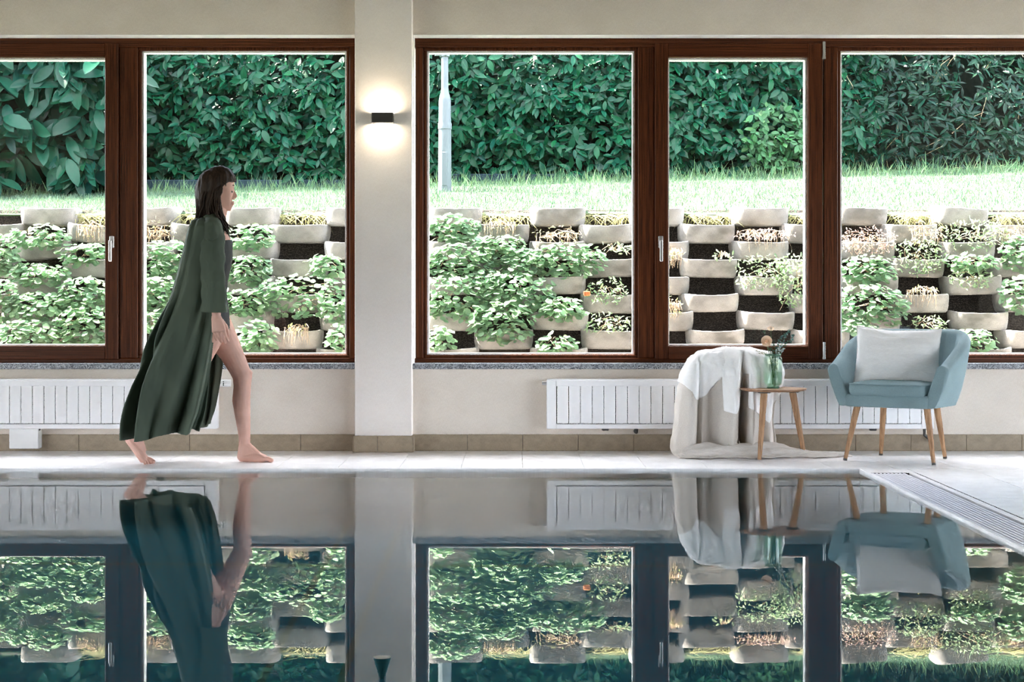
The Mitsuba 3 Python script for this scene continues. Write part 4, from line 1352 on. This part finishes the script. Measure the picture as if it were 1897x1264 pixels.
def trough_soil(seed):
    g = np.linspace(-1, 1, 13)
    r = np.random.default_rng(seed)
    a, b = np.meshgrid(g, g, indexing='ij')
    z = -0.034 + 0.012 * r.uniform(-1, 1, a.shape)
    return solid_grid(np.stack([a * 0.158, 0.15 + b * 0.118, z], -1), 0.01)


trough_d = [mikit.ply(trough(s), 'concrete', 45) for s in range(5)]
soil_d = [mikit.ply(trough_soil(s), 'soil', False) for s in range(3)]
PANES = [(-60, 197, 'far left casement'), (263, 642, 'pane behind the woman'), (791, 1175, 'wide pane by the column'), (1237, 1495, 'casement above the throw'), (1557, 1990, 'pane over the armchair')]
ORD = ['first', 'second', 'third', 'fourth', 'fifth', 'sixth', 'seventh', 'eighth', 'ninth', 'lowest']
NUM = ['none', 'one', 'two', 'three', 'four', 'five', 'six', 'seven']
found = []
for k in range(9):
    x0, sp = (1.668, 0.694) if k % 2 == 0 else (1.306, 0.694)
    for j in range(-8, 5):
        x = x0 + sp * j
        if not -3.72 < x < 3.72:
            continue
        d = 10 + row_front(k)
        px = CX + x * F / d
        best = max(PANES, key=lambda p: min(p[1], px + 52) - max(p[0], px - 52))
        if min(best[1], px + 52) - max(best[0], px - 52) < 8:
            best = None
        found.append([k, j, x, px, best])
# plants as seen in the photograph: px, py, width, height, kind
PLANTS = [
    (75, 437, 95, 40, 'ivy'), (12, 470, 60, 70, 'ivy'), (160, 470, 85, 36, 'ivy'), (78, 508, 100, 40, 'ivy'), (8, 555, 50, 70, 'ivy'), (66, 566, 105, 46, 'ivy'), (158, 548, 95, 62, 'ivy'), (58, 617, 105, 48, 'ivy'), (156, 606, 90, 76, 'ivy'), (170, 422, 50, 30, 'dry'),
    (292, 432, 60, 50, 'dry'), (312, 482, 100, 66, 'ivy'), (296, 545, 90, 60, 'ivy'), (290, 600, 70, 44, 'ivy'), (468, 438, 78, 44, 'ivy'), (455, 500, 88, 50, 'ivy'), (560, 548, 170, 72, 'ivy'), (458, 560, 100, 46, 'ivy'), (606, 492, 62, 40, 'ivy'), (478, 625, 66, 56, 'ivy'), (622, 572, 50, 50, 'ivy'), (628, 625, 36, 46, 'ivy'), (552, 610, 50, 20, 'dry'),
    (842, 424, 82, 52, 'ivy'), (848, 486, 110, 62, 'ivy'), (925, 462, 96, 50, 'ivy'), (968, 488, 70, 50, 'ivy'), (846, 552, 125, 76, 'ivy'), (1035, 436, 90, 34, 'dry'), (1050, 482, 125, 58, 'ivy'), (958, 540, 120, 64, 'ivy'), (930, 596, 110, 70, 'ivy'), (1040, 572, 80, 40, 'ivy'), (1125, 540, 70, 42, 'herb'), (1128, 600, 80, 34, 'herb'), (1030, 636, 70, 30, 'ivy'), (1138, 462, 60, 16, 'herb'), (818, 626, 46, 40, 'ivy'), (925, 416, 60, 26, 'dry'), (905, 520, 60, 40, 'ivy'),
    (1416, 436, 98, 22, 'sedum'), (1412, 505, 92, 58, 'herb'), (1466, 520, 56, 92, 'herb'), (1336, 474, 40, 12, 'herb'), (1250, 470, 30, 14, 'dry'), (1248, 566, 26, 36, 'dry'),
    (1606, 446, 100, 46, 'sedum'), (1606, 500, 92, 50, 'ivy'), (1604, 566, 140, 72, 'ivy'), (1702, 476, 84, 62, 'herb'), (1806, 436, 110, 50, 'herb'), (1795, 486, 90, 26, 'ivy'), (1798, 515, 70, 42, 'herb'), (1876, 430, 60, 50, 'dry'), (1882, 468, 50, 60, 'ivy'), (1884, 545, 60, 60, 'ivy'), (1716, 600, 60, 26, 'herb'), (1800, 632, 80, 40, 'ivy'), (1712, 430, 60, 56, 'dry'), (1706, 540, 60, 12, 'dry'), (1582, 600, 60, 26, 'ivy')]
plant_near = lambda k, px, py: any(abs(px - a) < 50 and -20 < (CY - (row_top(k) - EYE_Z) * F / (10 + row_front(k))) - b < 40 for a, b, *_ in PLANTS)
for k, j, x, px, best in found:
    py = CY - (row_top(k) - EYE_Z) * F / (10 + row_front(k))
    planted = plant_near(k, px, py)
    if best:
        mates = [q for q in found if q[0] == k and q[4] == best]
        i = sorted(q[3] for q in mates).index(px)
        pos = '' if len(mates) == 1 else ', ' + (ORD[i] if len(mates) > 2 else ('left', 'right')[i]) + f' of {NUM[len(mates)]}'
        where = f'{ORD[k]} row{pos} in the {best[2]}'
    else:
        where = f'{ORD[k]} row, behind the window post'
    state = 'overgrown' if planted else 'bare' if k else 'topmost'
    t = thing('planter', f'{state} concrete planter, {where}', 'planter', 'stacked concrete planters of the garden wall')
    tilt = random.uniform(-1.6, 1.6)
    if k == 1 and j in (-6, -5) or k == 2 and j == -7:
        tilt = random.choice((-5, 5))
    if k == 0 and j == 2:
        tilt = -4.0
    s = random.uniform(0.97, 1.03)
    M = T().translate([x + random.uniform(-0.012, 0.012), row_front(k) + random.uniform(-0.012, 0.012), row_top(k)]).rotate([0, 1, 0], -tilt).rotate([0, 0, 1], random.uniform(-5, 5)).scale([s, 1, random.uniform(0.97, 1.04)])
    put('trough', trough_d[random.randrange(5)], parent=t, at=M)
    put('soil', soil_d[random.randrange(3)], parent=t, at=M)

IVY = [round_leaf(0.10, 8), round_leaf(0.20, 8), round_leaf(0.04, 7)]
HERB = [leaf_shape(0.42, 0.10, 0.2), leaf_shape(0.34, 0.14, 0.35)]
KIND = {'ivy': (IVY, 0.044, (0.26, 0.41, 0.26), 185), 'herb': (HERB, 0.033, (0.29, 0.41, 0.25), 230), 'sedum': (HERB, 0.022, (0.50, 0.37, 0.34), 420), 'dry': (HERB, 0.026, (0.30, 0.34, 0.17), 60)}
LOOK = {'ivy': 'round-leaved trailing plant', 'herb': 'small-leaved pale plant', 'sedum': 'pinkish succulent mat', 'dry': 'half-dried straw plant'}
ivy_d = {kd: [leaf_dict(KIND[kd][0][i % len(KIND[kd][0])], np.array(KIND[kd][2]) * b, 'thin_leaf') for i, b in enumerate((0.8, 1.0, 1.2))] for kd in KIND}
PWORD = {i: q[2] for i, q in enumerate(PANES)}


def pane_of(px):
    return next((i for i, q in enumerate(PANES) if q[0] - 20 <= px <= q[1] + 20), 4)


def plant_words(px, py, w, kd):
    q = PANES[pane_of(px)]
    u = (px - q[0]) / (q[1] - q[0])
    return (('broad ' if w > 105 else 'narrow ' if w < 60 else '') + LOOK[kd] + (' high' if py < 450 else ' upper' if py < 500 else ' midway' if py < 560 else ' low' if py < 610 else ' lowest')
            + (' at left' if u < 0.28 else ' at right' if u > 0.72 else ' centre') + f' in the {q[2]}')


alike = {}
for q in sorted(PLANTS, key=lambda q: q[0]):
    alike.setdefault(plant_words(q[0], q[1], q[2], q[4]), []).append(q)
seen_plants = {}
for px, py, w, h, kd in sorted(PLANTS, key=lambda p: (p[1], p[0])):
    pn = next((i for i, p in enumerate(PANES) if p[0] - 20 <= px <= p[1] + 20), 4)
    # depth: on the row whose lip is nearest the plant's middle
    y = 1.0
    for _ in range(4):
        z = EYE_Z + (CY - py) * (10 + y) / F
        k = np.clip((1.5436 - z) / 0.118, -0.5, 8.5)
        y = row_front(k)
    c = np.array([(px - CX) * (10 + y) / F, y + 0.03, z])
    hw_, hh_ = 1.14 * w / 2 * (10 + y) / F, 1.12 * h / 2 * (10 + y) / F
    tpl, size, tint, dens = KIND[kd]
    n = int(min(300, max(26, dens * (w * h) / 4500 * (1.15 if kd == 'ivy' else 1.0))))
    uv_ = rng.uniform(-1, 1, (n * 3, 2))
    uv_ = uv_[(np.abs(uv_[:, 0]) ** 2.2 + np.abs(uv_[:, 1]) ** 2.2) < 1][:n]
    n = len(uv_)
    bulge = np.sqrt(np.clip(1 - 0.75 * (uv_ ** 2).sum(1), 0.05, 1))
    P = np.stack([c[0] + uv_[:, 0] * hw_, c[1] - 0.02 - bulge * (0.10 + 0.03 * uv_[:, 1] * -1) + rng.uniform(-0.015, 0.05, n), c[2] + uv_[:, 1] * hh_], -1)
    N = np.stack([uv_[:, 0] * 0.45 + rng.normal(0, 0.32, n), -0.55 + rng.normal(0, 0.30, n), 0.95 + 0.25 * uv_[:, 1] + rng.normal(0, 0.2, n)], -1)
    if kd != 'ivy':
        N = rng.normal(0, 0.7, (n, 3)) + [0, -0.6, 0.8]
    A = np.stack([rng.normal(0, 0.8, n), -0.7 + rng.normal(0, 0.5, n), -0.5 + rng.normal(0, 0.5, n)], -1) if kd == 'ivy' else rng.normal(0, 0.8, (n, 3)) + [0, -0.3, 0.6]
    S = size * rng.uniform(0.55, 1.22, n)
    pick = rng.integers(0, len(tpl), n)
    col = np.clip(np.array(tint) * rng.uniform(0.72, 1.28, (n, 1)) + rng.normal(0, 0.012, (n, 3)), 0.02, 0.8)
    if kd == 'dry':
        col[::3] = np.array([0.50, 0.42, 0.32]) * rng.uniform(0.8, 1.2, (len(col[::3]), 1))
    M = frames(P, N, A, S)
    lab = plant_words(px, py, w, kd)
    if len(alike[lab]) > 1:
        lab += ', ' + (('left', 'right')[alike[lab].index((px, py, w, h, kd))] if len(alike[lab]) == 2 else ORD[alike[lab].index((px, py, w, h, kd))]) + f' of {NUM[len(alike[lab])]}'
    t = thing('planter_plant', lab, 'plant', 'plants growing in the stacked planters')
    score = S - 0.02 * (P[:, 1] - c[1]) * 10 * size
    big = np.argsort(-score)[:12]
    rest = np.setdiff1d(np.arange(n), big)
    for i in big:
        put('leaf', ivy_d[kd][int(pick[i]) % 3], parent=t, at=mi.ScalarTransform4f(M[i]))
    f = put('leaf_mass', foliage(tpl, M[rest], pick[rest], col[rest], 'thin_leaf'), parent=t)
    labels[f] = {'kind': 'stuff'}
    stems = []
    for i in range(14 if kd in ('dry', 'sedum') else 7):
        a = c + [rng.uniform(-0.7, 0.7) * hw_, 0.06, -0.2 * hh_]
        e = c + [rng.uniform(-0.9, 0.9) * hw_, -0.10 + rng.uniform(-0.03, 0.02), rng.uniform(-1.1, 0.6) * hh_]
        stems.append(tube([a, (a + e) / 2 + [0, -0.04, 0.035], e], [0.0022, 0.0018, 0.0010], 5))
    if kd in ('dry', 'sedum'):
        for i in range(26):
            x = c[0] + rng.uniform(-0.85, 0.85) * hw_
            a = np.array([x, c[1] - 0.075, c[2] + 0.1 * hh_])
            e = a + [rng.normal(0, 0.015), -0.02 + rng.normal(0, 0.01), -rng.uniform(0.04, 0.12)]
            stems.append(tube([a + [0, 0.06, 0.0], a + [0, 0.0, 0.008], (a + e) / 2 + [0, -0.012, 0], e], [0.0012, 0.0011, 0.0010, 0.0006], 4))
    f = put('stems', cat(*stems), 'dry_stem', t, smooth=True, label='thin dry stems')
    labels[f]['kind'] = 'stuff'

# grass tufts hanging over the top row and between its planters
for px, py, n in ((1700, 400, 170), (1312, 396, 110), (1510, 398, 110), (1890, 402, 150), (938, 400, 130), (368, 404, 120), (1122, 396, 110), (182, 402, 120), (560, 400, 110)):
    y = 1.42
    c = at(px, py, y)
    x = c[0] + rng.uniform(-0.19, 0.19, n)
    P = np.stack([x, y + rng.uniform(-0.03, 0.1, n), 1.49 + 0 * x], -1)
    ang = rng.uniform(0, 2 * np.pi, n)
    M = frames(P, np.stack([np.cos(ang), -0.3 + 0 * ang, 0.8 + 0 * ang], -1), np.stack([rng.normal(0, 0.6, n), -0.9 + rng.normal(0, 0.3, n), 0.3 + rng.normal(0, 0.5, n)], -1), np.stack([np.full(n, 0.005), rng.uniform(0.08, 0.2, n), np.full(n, -0.3)], 1))
    pn = next((i for i, p in enumerate(PANES) if p[0] - 20 <= px <= p[1] + 20), 4)
    k = put('grass_tuft', foliage([blade], M, np.zeros(n, int), np.clip(np.array([0.42, 0.42, 0.22]) * rng.uniform(0.7, 1.3, (n, 1)), 0, 0.9), 'thin_leaf'))
    tag(k, f'straggling grass tuft over the top row of planters, seen in the {PWORD[pn]}', 'grass', None, kind='stuff')

# a chip of terracotta lying in a planter
tc = thing('terracotta_shard', 'small orange terracotta shard lying at the end of a planter', 'shard')
pz = at(1087, 544, 0.90)
put('body', box(pz[0] - 0.022, pz[0] + 0.022, 0.88, 0.90, pz[2] - 0.016, pz[2] + 0.016, 0.004), 'terracotta', tc)

# --- lamp post in front of the hedge
post = thing('lamp_post', 'pale grey painted metal post rising from the grass before the hedge', 'post')
pyd = 2.75
pb = at(824, 350, pyd)
sc = (10 + pyd) / F
pm = lathe([(0.001, 1.60), (12.6 * sc, 1.60), (12.2 * sc, pb[2] + 60 * sc), (12.0 * sc, at(0, 240, pyd)[2]), (13.0 * sc, at(0, 239.5, pyd)[2]), (13.0 * sc, at(0, 229, pyd)[2]), (11.4 * sc, at(0, 227, pyd)[2]), (11.2 * sc, at(0, 186, pyd)[2]), (10.0 * sc, at(0, 180, pyd)[2]), (7.4 * sc, at(0, 170, pyd)[2]), (6.6 * sc, at(0, 160, pyd)[2]), (6.2 * sc, at(0, 60, pyd)[2]), (0.001, at(0, 58, pyd)[2])], 32)
put('shaft', trimesh.Trimesh(pm.vertices + [pb[0], pyd, 0], pm.faces, process=False), 'post_paint', post, smooth=40)
cl = lathe([(6.4 * sc, 0), (9.0 * sc, 0.004), (9.0 * sc, 0.04), (6.4 * sc, 0.044)], 24)
zc = at(0, 106, pyd)[2]
put('clamp', cat(trimesh.Trimesh(cl.vertices + [pb[0], pyd, zc], cl.faces, process=False), tube([(pb[0] - 0.02, pyd - 0.02, zc + 0.02), (pb[0] - 0.075, pyd - 0.03, zc + 0.015)], 0.012, 10), tube([(pb[0], pyd, zc + 0.01), (pb[0] + 0.01, pyd - 0.055, zc + 0.02)], 0.013, 10)), 'post_paint', post, smooth=40, label='bracket clamped round the post')
dr_ = box(pb[0] - 0.022, pb[0] + 0.022, pyd - 12.6 * sc - 0.002, pyd, pb[2] + 0.02, pb[2] + 0.28, 0.004)
put('door_panel', dr_, 'post_paint', post)

# --- low dark wall at the hedge's foot
low = thing('low_wall', 'low dark blue-grey wall showing between the grass and the hedge', 'wall')
for a, b, hgt in ((-2.98, -1.15, 0.115), (-0.52, 0.82, 0.105), (1.24, 1.66, 0.055)):
    put('section', box(a, b, 3.40, 3.52, edge_z((a + b) / 2) - 0.25, edge_z((a + b) / 2) + hgt, 0.01), 'kerb', low)

# --- hedges: each leaf is a folded, curled blade
LAUREL = [leaf_shape(0.40, 0.14, 0.16), leaf_shape(0.46, 0.08, 0.26), leaf_shape(0.36, 0.20, 0.08)]
BIG = [leaf_shape(0.38, 0.12, 0.22, (0, 0.12, 0.3, 0.5, 0.72, 0.88, 1.0)), leaf_shape(0.34, 0.18, 0.12, (0, 0.12, 0.3, 0.5, 0.72, 0.88, 1.0))]
SLIM = [leaf_shape(0.30, 0.12, 0.12), leaf_shape(0.24, 0.10, 0.2)]


def shrub(name, label, x0, x1, z0, z1, y, n, size, tpl, tint, n_parts, droop, twig=0, depth=0.30, lump=0.16, group=None, spread=0.3, shoot=6, hole=None, blob=None, catg='hedge'):
    t = thing(name, label, catg, group)
    ns = n // shoot
    sx = rng.uniform(x0, x1, ns)
    sz = rng.uniform(z0, z1, ns)
    if blob:
        a = rng.uniform(0, 2 * np.pi, ns); r_ = np.sqrt(rng.uniform(0, 1, ns))
        sx, sz = blob[0] + blob[2] * r_ * np.cos(a), blob[1] + blob[3] * r_ * np.sin(a)
    if hole is not None:
        keep_ = ~hole(sx, sz)
        sx, sz = sx[keep_], sz[keep_]
        ns = len(sx)
    sd = rng.exponential(depth * 0.4, ns).clip(0, depth)
    if blob:
        sd = sd - 0.12 * np.sqrt(np.clip(1 - ((sx - blob[0]) / blob[2]) ** 2 - ((sz - blob[1]) / blob[3]) ** 2, 0, 1))
    sy = y + sd + lump * (meshkit.fbm(np.stack([sx * 2.2, sz * 2.2, 0 * sx], -1), 3, 4) - 0.5) * 2
    # each shoot points outwards; its leaves fan round it
    dirs = unit(np.stack([rng.normal(0, 0.55, ns), -0.75 + 0 * sx, rng.normal(0.15, 0.55, ns)], -1))
    P, N, A, S, C = [], [], [], [], []
    for i in range(shoot):
        ang = 2 * np.pi * (i / shoot) + rng.uniform(0, 6.28, ns)
        up = np.array([0, 0, 1.0])
        e1 = unit(np.cross(dirs, up)); e2 = np.cross(e1, dirs)
        rad = e1 * np.cos(ang)[:, None] + e2 * np.sin(ang)[:, None]
        ax = unit(rad * 0.95 + dirs * 0.45 + np.array([0, 0, -droop]) + rng.normal(0, 0.2, (ns, 3)))
        nn = dirs * 0.9 + np.array([0, -0.35, 0.45]) - rad * 0.2 + rng.normal(0, 0.22, (ns, 3))
        P.append(np.stack([sx, sy, sz], -1) + dirs * (0.06 * size / 0.14) * rng.uniform(-0.8, 0.8, (ns, 1)) + rad * 0.012)
        N.append(nn); A.append(ax); S.append(size * rng.uniform(0.6, 1.15, ns))
        C.append(np.clip(np.array(tint) * rng.uniform(1 - spread, 1 + spread, (ns, 1)) * rng.normal(1, 0.10, (ns, 3)), 0.002, 0.9))
    P, N, A, S, C = np.vstack(P), np.vstack(N), np.vstack(A), np.concatenate(S), np.vstack(C)
    M = frames(P, N, A, S)
    pick = rng.integers(0, len(tpl), len(S))
    score = S / size - (P[:, 1] - y) * 2.5 + 0.2 * unit(N)[:, 1] * -1
    inview = (P[:, 2] < y * 0 + 2.95) & (np.abs(P[:, 0]) < 4.2)
    order = np.argsort(-score * inview)
    big, rest = order[:n_parts], order[n_parts:]
    ds = [[leaf_dict(tp, np.array(tint) * b, 'leaf') for b in (0.8, 1.0, 1.25)] for tp in tpl]
    for i in big:
        put('leaf', ds[pick[i]][int(rng.integers(0, 3))], parent=t, at=mi.ScalarTransform4f(M[i]))
    f = put('leaf_mass', foliage(tpl, M[rest], pick[rest], C[rest], 'leaf'), parent=t)
    labels[f] = {'kind': 'stuff'}
    if twig:
        tw = []
        for i in range(twig):
            j = rng.integers(0, ns)
            p0 = np.array([sx[j], sy[j] + 0.15, sz[j] - 0.1])
            p2 = np.array([sx[j], y - 0.02 - 0.05 * rng.uniform(), sz[j]]) + [rng.normal(0, 0.12), 0, rng.normal(0.05, 0.14)]
            tw.append(tube([p0, (p0 + p2) / 2 + [0, 0, 0.03], p2], [0.004, 0.003, 0.0015], 5))
        f = put('twigs', cat(*tw), 'dry_stem', t, smooth=True, label='pale bare twigs')
        labels[f]['kind'] = 'stuff'
    return t


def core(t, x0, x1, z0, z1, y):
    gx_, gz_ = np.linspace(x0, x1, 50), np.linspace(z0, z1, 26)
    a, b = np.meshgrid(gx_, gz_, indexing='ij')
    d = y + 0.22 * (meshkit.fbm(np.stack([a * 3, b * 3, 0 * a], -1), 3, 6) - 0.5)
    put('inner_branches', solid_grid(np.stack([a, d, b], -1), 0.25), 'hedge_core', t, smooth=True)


HZ1 = 3.25
hole_l = lambda x, z: ((x - 2.30) / 0.20) ** 2 + ((z - 2.02) / 0.10) ** 2 < 1
t = shrub('laurel_hedge', 'dense glossy dark green laurel hedge behind the lawn', -3.25, 2.95, edge_z(0) + 0.06, HZ1, 3.38, 15000, 0.115, LAUREL, (0.0035, 0.046, 0.023), 300, 0.55, hole=hole_l)
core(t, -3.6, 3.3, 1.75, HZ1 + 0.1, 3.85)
t = shrub('broadleaf_shrub', 'large leaved drooping shrub behind the far left casement', -4.9, -3.05, 1.80, HZ1, 2.98, 1150, 0.27, BIG, (0.005, 0.041, 0.025), 170, 0.75, depth=0.30, lump=0.10, shoot=5, catg='shrub')
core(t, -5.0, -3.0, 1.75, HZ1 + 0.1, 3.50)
t = shrub('slender_hedge', 'thin dark hedge of slender leaves and bare twigs behind the armchair pane', 2.65, 4.9, 1.90, HZ1, 3.34, 4600, 0.105, SLIM, (0.003, 0.025, 0.015), 240, 0.10, twig=70, depth=0.45)
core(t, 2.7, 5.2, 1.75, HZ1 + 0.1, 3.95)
bc = at(1438, 255, 3.20)
shrub('privet_bush', 'small light green privet bush growing before the laurel, in the casement above the table', 0, 0, 0, 0, 3.30, 560, 0.075, SLIM and [leaf_shape(0.5, 0.1, 0.1)], (0.030, 0.095, 0.040), 60, 0.0, depth=0.12, lump=0.02, blob=(bc[0], bc[2], 0.26, 0.27), catg='bush')
